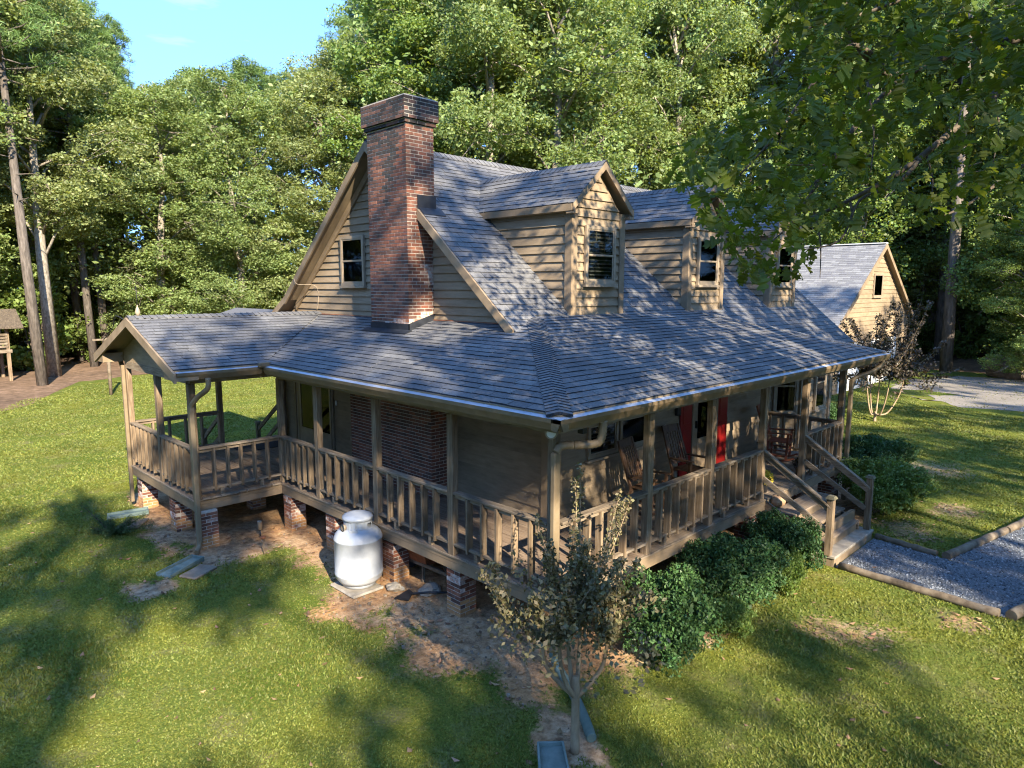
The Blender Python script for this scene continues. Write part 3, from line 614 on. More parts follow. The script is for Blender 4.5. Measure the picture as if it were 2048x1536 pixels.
# ---- dormers
def dormer(i, x0, x1):
    xm = (x0+x1)/2; yf = 2.957; zb = zmain(yf); zt = 5.70; hw = (x1-x0)/2; pk = 6.52; s2 = (pk-5.78)/(hw+.14); yo = 2.80
    d = MB()
    yb = YR-(ZR-zt)/S
    d.poly([(x0+.02, yf+.01, zb-.2), (x0+.02, yf+.01, zt), (x0+.02, yb, zt)], (x1-x0-.04, 0, 0))
    d.poly([(x0+.02, yf+.012, zt-.01), (x1-.02, yf+.012, zt-.01), (xm, yf+.012, pk-.10)], (0, 1.6, 0))
    D = d.build('dormer', m_siding, house, recalc=True)
    # front boards
    def xl(z): return x0+.1 if z < zt else x0+.02+max(0, z-5.70)/s2+.03
    def xh(z): return x1-.1 if z < zt else x1-.02-max(0, z-5.70)/s2-.03
    lap_xz(D, yf, zb-.02, pk-.16, .148, xl, xh)
    # side boards (left side faces the camera)
    for X_, nx_ in ((x0, -1), (x1, 1)):
        lap_yz(D, X_, zb-.02, zt, .148, lambda z: yf+.1, lambda z: DY+(z-BZ)/S+.03, nx_)
    for X_ in (x0, x1-.1): MB().box((X_-.045 if X_ == x0 else X_, yf-.045, zb-.03), (X_+.1 if X_ == x0 else X_+.145, yf+.1, zt+.02)).build('corner_board', m_trim, D)
    # roof
    ov = .14; xe0, xe1 = x0-ov, x1+ov; ze = pk-s2*(hw+ov)
    for sg in (-1, 1):
        xe = xm+sg*(hw+ov); ybk = YR-(ZR-ze)/S; ypk = YR-(ZR-pk)/S
        P = [(xe, yo+.02, ze), (xe, ybk, ze), (xm, ypk, pk), (xm, yo+.02, pk)]
        r = MB().poly(P if sg > 0 else P[::-1], (0, 0, -.05)).build('dormer_roof', m_soffit, D, recalc=True)
        L = math.hypot(hw+ov, pk-ze)
        slope(D, (xe, 0, ze+.006), (0, 1, 0), (-sg*(hw+ov), 0, pk-ze), L, lambda v: yo, lambda v: ybk+(ypk-ybk)*v/L+.03, exp=.125, tab=.29)
        # rake on the front, fascia on the side
        q = [Vector((xe, yo, ze)), Vector((xm, yo, pk)), Vector((xm, yo, pk-.12)), Vector((xe, yo, ze-.12))]
        MB().poly(q, (0, .03, 0)).build('rake_board', m_trim, D, recalc=True)
        MB().box((xe-.012, yo+.031, ze-.11), (xe+.012, ybk+.05, ze-.004)).build('fascia', m_trim, D)
        MB().box((min(xe, xm+sg*hw), yo+.031, ze-.115), (max(xe, xm+sg*hw), ybk, ze-.105)).build('dormer_soffit', m_soffit, D)
        MB().box((min(xe, xe-sg*.13), yo-.002, ze-.15), (max(xe, xe-sg*.13), yo+.16, ze-.1)).build('eave_return', m_trim, D)
    caps((xm, yo, pk+.012), (xm, YR-(ZR-pk)/S, pk+.012), .1, .12, drop=s2, par=D)
    window(house, (xm+.02, yf-.035, 4.50), XU, YN, .82, .97, munt=(2, 3))
for i, (a, b) in enumerate(((3.62, 4.995), (7.246, 8.62), (10.95, 12.33))): dormer(i, a, b)

# ---- brickwork
BL, BH, MJ = .160, .0465, .0115
def brick_face(par, p0, u, n, width, z0, z1, phase, M_=None, depth=.05, proud=.005, mfun=None):
    p0, u, n = Vector(p0), Vector(u), Vector(n); z = z0; k = phase
    while z+BH <= z1+.005:
        x = 0.; 
        if k % 2: first = BL*.48
        else: first = BL
        while x < width-.012:
            L = first if x == 0 else BL
            L = min(L, width-x); 
            if width-(x+L) < .04 and width-(x+L) > 0: L = width-x
            c = p0+u*(x+L/2)+Vector((0, 0, z+BH/2))+n*(proud-depth/2+random.uniform(-.0012, .0012))
            mm = mfun(c) if mfun else m_brick
            BR.append((par, c.copy(), u.copy(), n.copy(), L, depth, mm, weight(c, n, L*BH))); x += L+MJ
        z += BH+MJ; k += 1
def brick_block(par, x0, x1, y0, y1, z0, z1, core=True, mfun=None, faces='xyXY'):
    if core: MB().box((x0+.001, y0+.001, z0), (x1-.001, y1-.001, z1)).build('mortar', m_mortar, par)
    if 'x' in faces: brick_face(par, (x0, y1, 0), (0, -1, 0), (-1, 0, 0), y1-y0, z0, z1, 0, mfun=mfun)
    if 'y' in faces: brick_face(par, (x0, y0, 0), (1, 0, 0), (0, -1, 0), x1-x0, z0, z1, 1, mfun=mfun)
    if 'X' in faces: brick_face(par, (x1, y0, 0), (0, 1, 0), (1, 0, 0), y1-y0, z0, z1, 0, mfun=mfun)
    if 'Y' in faces: brick_face(par, (x1, y1, 0), (-1, 0, 0), (0, 1, 0), x1-x0, z0, z1, 1, mfun=mfun)
CX0, CX1, CY0, CY1 = 1.842, 2.414, 5.023, 6.151
def soot_and_shade(c):
    if c.z > 7.1: return m_brick_soot
    t = (c.z-6.1)/.9+nse(c.y*3, c.z*.8, 1, 4)*1.4-abs(c.y-5.72)*1.5
    if t > .12 and c.x < 1.9: return m_brick_soot
    if c.z > 5.5 and nse(c.x*9, c.z*9, 1, 7)+nse(c.y*9, c.z*9, 1, 5) > -.05: return m_brick_shade  # upper shaft: darker bricks stand in for shade, apart from the soot
    if c.z < 4.85 and c.y < 5.3 and nse(c.x*2, c.z*2, 1, 9)+.5*nse(c.y*5, c.z*5, 1, 3) > -.02: return m_brick_pale
    if c.z < 5.0 and nse(c.y*1.7, c.z*1.7, 1, 19) > .3: return m_brick_pale
    return m_brick
chim = MB().box((CX0+.02, CY0+.02, 3.5), (CX1-.02, CY1-.02, 7.5)).build('chimney', m_mortar, house)
brick_block(chim, CX0, CX1, CY0, CY1, 3.62, 7.11, mfun=soot_and_shade)
brick_block(chim, CX0-.035, CX1+.035, CY0-.035, CY1+.035, 7.115, 7.175, mfun=soot_and_shade)
brick_block(chim, CX0-.075, CX1+.06, CY0-.075, CY1+.06, 7.18, 7.53, mfun=soot_and_shade)
MB().box((CX0-.04, CY0-.04, 7.531), (CX1+.03, CY1+.03, 7.55)).build('chimney_crown', m_conc, chim)
MB().box((CX0+.02, 5.45, 7.56), (CX1-.06, 6.08, 7.585)).build('flue_cap', m_black, chim)
MB().box((CX0+.1, 5.55, 7.54), (CX1-.15, 5.98, 7.562)).build('flue_collar', m_black, chim)
zc = E0+KL*CX0
MB().box((CX0-.02, CY0-.02, zc-.05), (CX0-.006, CY1+.01, zc+.135)).build('flashing', m_flash, chim)
MB().poly([(CX0-.02, CY0-.02, zc-.05), (GX, CY0-.02, zc+.12), (GX, CY0-.02, zc+.30), (CX0-.02, CY0-.02, zc+.135)], (0, .013, 0)).build('flashing', m_flash, chim, recalc=True)
MB().poly([(CX0-.16, CY0-.1, zc-.03), (CX0-.16, CY1+.12, zc-.03), (CX0-.02, CY1+.12, zc+.018), (CX0-.02, CY0-.1, zc+.018)], (0, 0, .014)).build('flashing', m_flash, chim, recalc=True)
MB().box((GR-.02, CY0-.02, 5.70), (CX1+.03, CY0-.006, 5.98)).build('flashing', m_flash, chim)
MB().poly([(GR+.0, CY0-.16, zmain(CY0-.16)+.02), (CX1+.14, CY0-.16, zmain(CY0-.16)+.02), (CX1+.14, CY0, zmain(CY0)+.02), (GR, CY0, zmain(CY0)+.02)], (0, 0, .012)).build('flashing', m_flash, chim, recalc=True)
lowc = MB().box((CX0+.02, 4.48, FL), (GX-.02, 6.93, 3.55)).build('chimney_base', m_mortar, house)
brick_block(lowc, CX0, GX-.01, 4.46, 6.95, FL, 3.4, faces='xy')
def clay(c): return m_brick_clay if c.z < .22+.12*nse(c.x*3, c.y*3, 1, 2) and random.random() < .85 else (m_brick if random.random() < .75 else m_brick_pale)
PIERS = [(.54, 2.22), (.54, 3.76), (.54, 5.44), (.52, 6.92), (-1.0, 7.14), (-1.0, 8.36), (-1.0, 10.2), (2.0, .54), (3.8, .54), (5.5, .54), (7.3, .54), (9.1, .54), (.6, 10.2), (.54, 8.6)]
for i, (x, y) in enumerate(PIERS):
    p = MB().box((x+.02, y+.02, -.05), (x+.26, y+.26, .665)).build('pier', m_mortar, house)
    brick_block(p, x, x+.28, y, y+.28, 0, .66, mfun=clay, faces='xyXY' if i < 8 else 'xy')
# ---- emit shingles and bricks: 300 largest of each as own parts, the rest joined per parent
def emit_shingles():
    order = sorted(range(len(SH)), key=lambda i: -SH[i][2]); top = set(order[:300]); rest = {}
    for i, (par, vs, w_) in enumerate(SH):
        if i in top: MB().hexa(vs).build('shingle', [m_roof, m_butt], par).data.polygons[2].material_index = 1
        else: rest.setdefault(par.name, (par, MB()))[1].hexa(vs)
    for par, mb in rest.values():
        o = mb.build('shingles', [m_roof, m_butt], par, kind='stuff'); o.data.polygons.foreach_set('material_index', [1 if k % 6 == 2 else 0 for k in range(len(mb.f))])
emit_shingles()
BM = {}
def brick_matrix(c, u, n, L, D):
    M = Matrix((u, -n, Vector((0, 0, 1)))).transposed().to_4x4(); M.translation = c; return M @ Matrix.Diagonal((L/BL, D/.05, 1, 1))
def emit_bricks():
    order = sorted(range(len(BR)), key=lambda i: -BR[i][7]); top = set(order[:300]); rest = {}
    h = (BL/2, .025, BH/2)
    for i, (par, c, u, n, L, D, mm, w_) in enumerate(BR):
        if i in top:
            k = (mm.name)
            if k not in BM: BM[k] = MB().box((-h[0], -h[1], -h[2]), h).mesh('brick', mm)
            o = bpy.data.objects.new('brick', BM[k]); link(o, par, brick_matrix(c, u, n, L, D))
        else:
            mb = rest.setdefault((par.name, mm.name), (par, MB(), mm))[1]
            z = Vector((0, 0, BH/2)); a = u*(L/2); b = n*(D/2)
            mb.hexa([c-a+b-z, c+a+b-z, c+a-b-z, c-a-b-z, c-a+b+z, c+a+b+z, c+a-b+z, c-a-b+z])
    for par, mb, mm in rest.values(): mb.build('brickwork', mm, par, kind='stuff', recalc=False)
emit_bricks()

# ---- deck
deck = MB().box((O+.03, O+.03, .70), (GX, YW-.1, .83)).box((XW+.03, YE+.05, .70), (O+.02, YW-.1, .828)).box((GX+.01, O+.03, .70), (9.75, GY, .829)).build('deck', m_woody, house)
def boards(n_, lo, hi, along, a, b, z=FL, mat_=m_deck_y):
    w_ = (hi-lo)/n_
    for i in range(n_):
        p, q = lo+i*w_+.003, lo+(i+1)*w_-.003; j = random.uniform(-.002, .002)
        A, B = (p, a, z-.03+j), (q, b, z+j)
        if along == 'x': A, B = (a, p, z-.03+j), (b, q, z+j)
        MB().box(A, B).build('deck_board', mat_, deck)
boards(16, O+.01, GX-.01, 'y', O+.02, YW-.02); boards(13, XW+.01, O-.0, 'y', YE+.01, YW-.02)
boards(15, O+.01, GY-.01, 'x', GX+.0, 9.75, mat_=m_deck_x)
def rim(a, b, out):       # two fascia boards + grey edge strip
    a, b, out = Vector(a), Vector(b), Vector(out); d = (b-a).normalized()
    for z0, z1, pr, mm, nm in ((.665, .775, .0, m_trim, 'rim_board'), (.778, .832, .006, m_trim, 'rim_board'), (.838, .868, .022, m_woodx if abs(d.x) > .5 else m_woody, 'edge_strip')):
        MB().poly([a+Vector((0, 0, z0))+out*pr, b+Vector((0, 0, z0))+out*pr, b+Vector((0, 0, z1))+out*pr, a+Vector((0, 0, z1))+out*pr], -out*(.028+pr)).build(nm, mm, house, recalc=True, bevel=.003)
rim((O, O, 0), (9.75, O, 0), (0, -1, 0)); rim((O, YE-.0, 0), (O, O, 0), (-1, 0, 0)); rim((XW, YE, 0), (O, YE, 0), (0, -1, 0)); rim((XW, YW, 0), (XW, YE, 0), (-1, 0, 0))
# curled end-grain boards along the wing deck's near edge
for i in range(9):
    x = XW+.12+i*.155; MB().box((x, YE-.045, .848), (x+.145+random.uniform(-.02, .02), YE+.03, .885+random.uniform(-.008, .01))).build('edge_board', m_woodx, deck, bevel=.008)
# ---- posts
def post(x, y, z0, z1, sx=.1, sy=.12, m_=None):
    return MB().box((x-sx/2, y-sy/2, z0), (x+sx/2, y+sy/2, z1)).build('post', m_ or m_woodz, house, bevel=.006)
PR = .56
for y in (PR, 2.36, 4.13, 5.87): post(PR-.02, y, .80, 2.80)
post(PR, 7.25, .80, 2.80)
for x in (2.41, 4.06, 5.80, 7.50, 9.35): post(x, PR-.02, .80, 2.80, .12, .1)
post(-1.0, 7.26, .80, 2.85); post(-1.0, 8.85, .80, 2.85); post(-1.0, 10.55, .80, 2.85); post(-.93, 7.4, .8, 2.85, .09, .09)
post(.78, 10.58, .80, 2.85); post(2.28, 10.62, .80, 2.99)
post(9.47, PR+.04, .0, 2.80, .1, .1)
# brace on the far left post
MB().beam((-1.0, 10.62, 2.55), (-1.0, 11.0, 2.95), .06, .07, (1, 0, 0)).build('knee_brace', m_woodz, house)
# ---- railings: edgewise 2x4 balusters under a flat cap
def railing(a, b, nb, wd=.052, out=(0, 0)):
    a, b = Vector((*a, 0)), Vector((*b, 0)); d = (b-a).normalized(); s = Vector((-d.y, d.x, 0)); L = (b-a).length
    mw = m_woodx if abs(d.x) > .5 else m_woody
    top = MB().beam(a+Vector((0, 0, 1.735)), b+Vector((0, 0, 1.735)), .115, .034).build('railing', mw, house, bevel=.005)
    MB().beam(a+Vector((0, 0, 1.02)), b+Vector((0, 0, 1.02)), .085, .034).build('bottom_rail', mw, top, bevel=.004)
    MB().beam(a+s*.0+Vector((0, 0, 1.69)), b+Vector((0, 0, 1.69)), .034, .05).build('under_rail', mw, top)
    O_ = Vector((*out, 0))
    for i in range(nb):
        c = a+d*(L*(i+1)/(nb+1))+O_*.012; j = random.uniform(-.006, .006); c = c+d*j
        hx = d*.019; hy = s*wd
        if s.dot(O_) > 0: hy = -hy      # hy points inwards
        z0, z1, zc_ = 1.0-.03, 1.715, 1.715-.07
        p = [c-hx-hy, c+hx-hy, c+hx+hy, c-hx+hy]
        mb = MB(); lean = d*random.uniform(-.006, .006)
        mb.hexa([q+Vector((0, 0, z0)) for q in p]+[q+lean+Vector((0, 0, zc_ if k in (2, 3) and False else z1)) for k, q in enumerate(p)])
        mb.build('baluster', m_woodz, top, bevel=.004)
    k = max(1, round(L/.9))
    for i in range(1, k+1):
        c = a+d*(L*(i-.5)/k); MB().box((c.x-.03, c.y-.03, FL), (c.x+.03, c.y+.03, 1.002)).build('rail_block', mw, top)
Lx = PR-.02
railing((Lx, 2.30), (Lx, .62), 5, out=(-1, 0)); railing((Lx, 4.07), (Lx, 2.42), 5, out=(-1, 0)); railing((Lx, 5.81), (Lx, 4.19), 5, out=(-1, 0)); railing((Lx, 7.19), (Lx, 5.93), 5, out=(-1, 0))
railing((.62, Lx), (2.35, Lx), 6, out=(0, -1)); railing((2.47, Lx), (4.0, Lx), 6, out=(0, -1)); railing((4.12, Lx), (5.74, Lx), 6, out=(0, -1)); railing((7.56, Lx), (9.29, Lx), 7, out=(0, -1))
railing((9.35, .62), (9.35, 2.28), 5, out=(1, 0))
railing((-.94, 7.25), (.5, 7.25), 5, out=(0, -1)); railing((-1.0, 8.79), (-1.0, 7.33), 6, .07, out=(-1, 0)); railing((-1.0, 10.49), (-1.0, 8.91), 6, .07, out=(-1, 0))
railing((-.94, 10.58), (.72, 10.58), 4, out=(0, 1))
# ---- stairs
st = MB().box((5.84, -.42, 0), (7.60, -.35, .5)).build('stair', m_trim, house)
for k, (z, y0, y1) in enumerate(((.35, -.53, -.18), (.52, -.27, .08), (.69, -.02, .36))):
    xl, xr = (5.95, 7.52) if k < 2 else (5.95, 7.60)
    MB().box((xl, y0, z-.04), (xr, y1, z)).build('tread', m_deck_x, st, bevel=.006)
    MB().box((xl+.06, y0+.035, z-.17), (xr-.06, y0+.065, z-.041)).build('riser', m_trim, st)
MB().box((5.88, -.72, .135), (7.70, -.40, .18)).build('bottom_step', m_conc, st, bevel=.006)
MB().box((5.90, -.70, .0), (7.68, -.66, .134)).build('riser', m_trim, st); MB().box((5.90, -.655, 0), (5.94, -.42, .134)).build('riser', m_trim, st); MB().box((7.64, -.655, 0), (7.68, -.42, .134)).build('riser', m_trim, st)
for x in (5.93, 7.5):
    MB().poly([(x, .5, .84), (x, .5, .55), (x, -.30, .0), (x, -.52, .0), (x, -.52, .3)], (.04, 0, 0)).build('stringer', m_woody, st, recalc=True)
def newel(x, y, z0, z1, s_=.1, mm=None, cap=m_post_dk):
    n_ = MB().box((x-s_/2, y-s_/2, z0), (x+s_/2, y+s_/2, z1)).build('newel_post', mm or m_woodz, house, bevel=.006)
    MB().hexa([(x-s_*.75, y-s_*.75, z1), (x+s_*.75, y-s_*.75, z1), (x+s_*.75, y+s_*.75, z1), (x-s_*.75, y+s_*.75, z1), (x-s_*.5, y-s_*.5, z1+.045), (x+s_*.5, y-s_*.5, z1+.045), (x+s_*.5, y+s_*.5, z1+.045), (x-s_*.5, y+s_*.5, z1+.045)]).build('post_cap', cap, n_)
newel(7.64, -.62, .18, 1.12); newel(5.90, -.60, .18, 1.12)
for x, xe in ((7.50, 7.60), (5.80, 5.90)):
    MB().beam((x, .55, 1.70), (xe, -.62, .90), .04, .10).build('stair_rail', m_woody, house, bevel=.004)
    MB().beam((x-.0, .55, 1.765), (xe, -.62, .965), .10, .03).build('stair_rail', m_woody, house, bevel=.004)
    MB().beam((x, .50, 1.25), (xe, -.58, .56), .04, .09).build('stair_rail', m_woody, house, bevel=.004)
# back stairs beyond the wing deck
for x in (.85, 2.15):
    MB().beam((x, 10.62, 1.70), (x, 11.75, .95), .04, .09).build('stair_rail', m_woody, house); MB().beam((x, 10.62, 1.25), (x, 11.75, .5), .04, .09).build('stair_rail', m_woody, house)
    newel(x, 11.75, 0, 1.12, .09, m_post_dk)
for k in range(4): MB().box((.85, 10.72+.27*k, .69-.17*k-.04), (2.15, 11.0+.27*k, .69-.17*k)).build('tread', m_deck_x, st)
# ---- downspouts
def spout(pts, w_=.07, h_=.055, m_=m_dspout, ribs=()):
    mb = MB(); pts = [Vector(p) for p in pts]
    mb.tube(pts, w_*.62, 8, smooth=True)
    return mb.build('downspout', m_, house)
def curve(pts, n=6):
    out = []; P = [Vector(p) for p in pts]
    for i in range(len(P)-1):
        p0, p1, p2, p3 = P[max(i-1, 0)], P[i], P[i+1], P[min(i+2, len(P)-1)]
        for k in range(n):
            t = k/n; out.append(.5*((2*p1)+(p2-p0)*t+(2*p0-5*p1+4*p2-p3)*t*t+(3*p1-p0-3*p2+p3)*t**3))
    return out+[P[-1]]
def corr(pts, rad, m_, par, name, rib=.03, amp=.006):
    P = curve(pts, 5); L = sum((P[i+1]-P[i]).length for i in range(len(P)-1)); n = int(L/rib)*2; Q = []; R = []
    acc = [0]
    for i in range(len(P)-1): acc.append(acc[-1]+(P[i+1]-P[i]).length)
    for k in range(n+1):
        s_ = L*k/n; i = max(0, min(len(P)-2, int(np.searchsorted(acc, s_)-1))); t = (s_-acc[i])/max(1e-6, acc[i+1]-acc[i]); Q.append(P[i].lerp(P[i+1], t)); R.append(rad+(amp if k % 2 else -amp))
    return MB().tube(Q, R, 10).build(name, m_, par)
corr([(.80, .07, 2.99), (.80, .09, 2.80), (.76, .14, 2.72), (.60, .32, 2.70)], .047, m_dspout, house, 'downspout', .035, .004)
corr([(.60, .32, 2.70), (.50, .42, 2.69), (.44, .45, 2.62)], .047, m_dspout, house, 'downspout', .035, .004)
MB().box((.39, .415, .25), (.49, .485, 2.62)).build('downspout', m_dspout, house, bevel=.012)
MB().box((-1.10, 7.06, .15), (-1.02, 7.14, 2.50)).build('downspout', m_dspout, house, bevel=.012)
spout(curve([(-.93, 6.66, 2.99), (-.93, 6.70, 2.82), (-1.0, 6.95, 2.66), (-1.06, 7.09, 2.50), (-1.06, 7.10, 2.40)]))
spout(curve([(-1.06, 7.10, .2), (-1.08, 7.08, .1), (-1.16, 6.98, .05)]))
MB().box((-1.12, 10.52, .1), (-1.055, 10.60, 2.9)).build('downspout', m_dspout, house, bevel=.012)
MB().box((9.54, .42, .05), (9.62, .5, 2.6)).build('downspout', m_dspout, house, bevel=.012)
spout(curve([(10.1, .06, 2.99), (10.1, .08, 2.88), (9.95, .2, 2.75), (9.65, .42, 2.62), (9.58, .46, 2.5)]))
lt = MB().tube([(.33, .42, 2.86), (.375, .465, 2.86)], .07, 18).build('flood_light', m_frame, house); MB().tube([(.325, .415, 2.86), (.33, .42, 2.86)], .052, 18).build('lens', m_white, lt)
MB().box((.83, .38, 2.78), (.9, .46, 2.9)).build('camera_bracket', m_black, house)
# thin cable on the gable end, finial with spike on the wing ridge
MB().tube(curve([(GR-.05, 9.35, 4.62), (GR-.05, 9.2, 4.5), (GXs-.01, 9.0, 4.45), (GXs-.01, 8.98, 4.0), (GXs-.01, 9.2, 3.93), (GXs-.01, 9.9, 3.9)]), .006, 5).build('cable', m_frame, house)
fin = MB().lathe([(.0, .0), (.03, .02), (.045, .07), (.03, .13), (.012, .17), (.01, .2)], 12, (-1.22, 8.93, 3.92)).build('finial', m_frame, house)
MB().tube([(-1.22, 8.93, 4.1), (-1.22, 8.93, 4.45)], .006, 5).build('spike', m_black, fin)
MB().tube(curve([(-1.43, 9.0, 3.86), (-1.5, 9.25, 3.92), (-1.46, 9.6, 3.70), (-1.45, 10.3, 3.43)]), .008, 5).build('cable', m_black, house)

# ------------------------------------------------------------------ things on and under the porch
def rocking_chair(m_, loc, rz, label, group='rocking chairs on the front porch'):
    """local: sitter looks towards -y, floor at z=0"""
    r = thing('rocking_chair', label, 'chair', loc, group); r.matrix_basis = Matrix.Translation(loc) @ Matrix.Rotation(rz, 4, 'Z')
    def P(name, mb): return lobj(name, mb.mesh(name, m_), r)
    for s in (-1, 1):
        x = s*.23
        pts = [(x, -.36+.74*t, .012+.10*(2*t-1.0)**2+.02*t) for t in [i/10 for i in range(11)]]; mb = MB()
        for i in range(10): mb.beam(pts[i], pts[i+1], .03, .035)
        P('rocker', mb)
        P('leg', MB().beam((x, -.20, .04), (x, -.22, .60), .04, .045, (0, 1, 0))); P('leg', MB().beam((x, .17, .04), (x, .16, .42), .035, .04, (0, 1, 0)))
        P('back_post', MB().beam((x*.98, .15, .34), (x*.9, .43, 1.13), .035, .045, (1, 0, 0)))
        P('armrest', MB().beam((x*1.06, -.29, .61), (x*1.03, .22, .59), .065, .022))
    seat = MB()
    P('seat_frame', MB().box((-.24, -.25, .37), (.24, -.215, .41)).box((-.24, .14, .35), (.24, .175, .39)))
    for i in range(6): P('seat_slat', MB().box((-.235+.0795*i, -.245, .412), (-.235+.0795*i+.068, .17, .426)))
    P('crest_rail', MB().beam((-.215, .415, 1.07), (.215, .415, 1.07), .022, .13, (0, .33, 1))); P('back_rail', MB().beam((-.22, .20, .50), (.22, .20, .50), .022, .05, (0, .33, 1)))
    for i in range(6):
        x = -.165+.066*i; P('back_slat', MB().beam((x, .205, .51), (x, .39, 1.02), .04, .012, (0, -1, .35)))
    for y in (-.2, .165): P('stretcher', MB().beam((-.23, y, .2), (.23, y, .2), .022, .022))
    for x in (-.23, .23): P('stretcher', MB().beam((x, -.2, .24), (x, .165, .24), .022, .022))
    return r
rocking_chair(m_chair, (3.92, 1.55, FL), .10, 'dark wooden rocking chair under the front window, nearest the porch corner')
rocking_chair(m_chair, (5.38, 1.68, FL), -.12, 'dark wooden rocking chair between the window and the red door')
rocking_chair(m_chair_r, (8.75, 1.55, FL), .25, 'reddish brown rocking chair to the right of the red door')
# pumpkin and potted mums beside the steps
pk = thing('pumpkin', 'pale orange ribbed pumpkin on the porch edge by the steps', 'pumpkin', (6.22, .40, .69))
mb = MB(); vs = []; fs = []; S_, T_ = 40, 12
for j in range(T_+1):
    ph = math.pi*j/T_
    for i in range(S_):
        a = 2*math.pi*i/S_; rr_ = .135*(1-.10*abs(math.cos(a*5))**.6)*math.sin(ph)**.8; vs.append((rr_*math.cos(a), rr_*math.sin(a), .10-.10*math.cos(ph)*(1-.18*math.exp(-(math.sin(ph)/.3)**2))))
for j in range(T_):
    for i in range(S_): fs.append((j*S_+i, j*S_+(i+1) % S_, (j+1)*S_+(i+1) % S_, (j+1)*S_+i))
mb.add(vs, fs, True); lobj('pumpkin_flesh', mb.mesh('pumpkin_flesh', m_pumpkin), pk)
lobj('stem', MB().tube([(0, 0, .17), (.005, 0, .21), (.02, .01, .24)], [.018, .012, .014], 7).mesh('stem', m_bark_o), pk)
def leafcloud(cs, n_per, rad, size, asp=.55, up=.5, flat=1., seed=0, jit=.35):
    g = np.random.default_rng(seed); cs = np.asarray(cs, dtype=float); n = len(cs)*n_per
    c = np.repeat(cs[:, :3], n_per, 0); rd = np.repeat(cs[:, 3] if cs.shape[1] > 3 else np.full(len(cs), rad), n_per)
    o = g.normal(size=(n, 3)); o /= np.linalg.norm(o, axis=1, keepdims=True); o *= (g.random((n, 1))**.45); o[:, 2] *= flat
    p = c+o*rd[:, None]
    nn = g.normal(size=(n, 3)); nn /= np.linalg.norm(nn, axis=1, keepdims=True); nn[:, 2] += up; nn += o*.6; nn /= np.linalg.norm(nn, axis=1, keepdims=True)
    t = np.cross(nn, g.normal(size=(n, 3))); t /= np.linalg.norm(t, axis=1, keepdims=True); b = np.cross(nn, t)
    s = size*(1+jit*(g.random(n)*2-1))[:, None]
    return p, t*s/2, b*s*asp/2, nn
def leaves_mesh(name, sets, m_):
    Vs, Fs, o = [], [], 0
    for p, t, b, nn in sets:
        n = len(p); bend = nn*np.linalg.norm(t, axis=1, keepdims=True)*.22
        V = np.stack([p-t-bend, p-t*.1+b, p+t-bend, p-t*.1-b], 1).reshape(-1, 3); Vs.append(V); Fs.append(np.arange(n*4).reshape(-1, 4)+o); o += n*4
    return mesh_np(name, np.concatenate(Vs), np.concatenate(Fs), m_)
mum = thing('potted_mums', 'pot of yellow mums at the top of the front steps', 'flowers', (6.28, .72, FL))
lobj('pot', MB().lathe([(0, 0), (.08, 0), (.11, .16), (.12, .17), (.10, .17), (.09, .14), (0, .14)], 20).mesh('pot', m_black), mum)
lobj('flowers', leaves_mesh('flowers', [leafcloud([(0, 0, .26, .19)], 900, .15, .035, .8, .8, .75, 3)], m_mum), mum)
lobj('foliage', leaves_mesh('foliage', [leafcloud([(0, 0, .21, .14)], 500, .14, .04, .5, .2, .8, 4)], m_bush), mum)
pp = thing('potted_plant', 'small potted plant with pale leaves on the deck edge right of the steps', 'plant', (7.85, .70, FL))
lobj('pot', MB().lathe([(0, 0), (.07, 0), (.09, .13), (.095, .14), (.08, .14), (0, .12)], 20).mesh('pot', m_conc), pp)
lobj('foliage', leaves_mesh('foliage', [leafcloud([(0, 0, .22, .17), (.05, 0, .3, .1)], 260, .1, .05, .5, .4, .8, 5)], m_myr2), pp)
tag(MB().box((1.0, 9.95, FL+.004), (2.25, 10.50, FL+.018)).build('doormat', m_mat), 'black rubber mat on the wing deck by the back stairs', 'doormat')
bo = MB().lathe([(0, 0), (.10, 0), (.15, .09), (.155, .10), (.14, .095), (.09, .02), (0, .015)], 24, (1.05, 7.35, FL+.004)).build('bowl', m_mat); tag(bo, 'dark blue bowl on the deck behind the inner corner railing', 'bowl')

# propane tank on its pad
TX, TY = .12, 4.05
tag(MB().box((TX-.33, TY-.36, 0), (TX+.2, TY+.30, .045)).build('concrete_pad', m_conc, bevel=.02), 'dusty concrete pad under the white propane tank', 'pad')
tk = thing('propane_tank', 'upright white propane tank beside the porch', 'gas tank', (TX, TY, .055))
prof = [(0, .03), (.18, .03), (.29, .06), (.34, .12), (.355, .18), (.357, .185), (.357, .20), (.353, .205), (.353, .70), (.357, .705), (.357, .72), (.353, .725), (.335, .78), (.28, .84), (.20, .875), (.12, .89), (0, .89)]
lobj('tank_body', MB().lathe(prof, 48).mesh('tank_body', m_tank), tk)
lobj('foot_ring', MB().lathe([(.24, 0), (.25, 0), (.25, .10), (.24, .10)], 32).mesh('foot_ring', m_tank), tk)
col_ = MB()
for k in range(36):
    a0, a1 = 2*math.pi*k/36, 2*math.pi*(k+1)/36; zb_ = .87
    if 28 <= k <= 31: zs = [(.865, .90), (.955, 1.02)]
    else: zs = [(.865, 1.02)]
    for z0, z1 in zs:
        col_.hexa([(r*math.cos(a), r*math.sin(a), z) for z in (z0, z1) for r, a in ((.195, a0), (.205, a0), (.205, a1), (.195, a1))])
lobj('valve_collar', col_.mesh('valve_collar', m_tank), tk)
lobj('lid', MB().lathe([(0, 1.09), (.08, 1.088), (.16, 1.075), (.215, 1.05), (.225, 1.03), (.225, 1.0), (.215, 1.0), (.215, 1.02), (0, 1.03)], 36).mesh('lid', m_tank), tk)
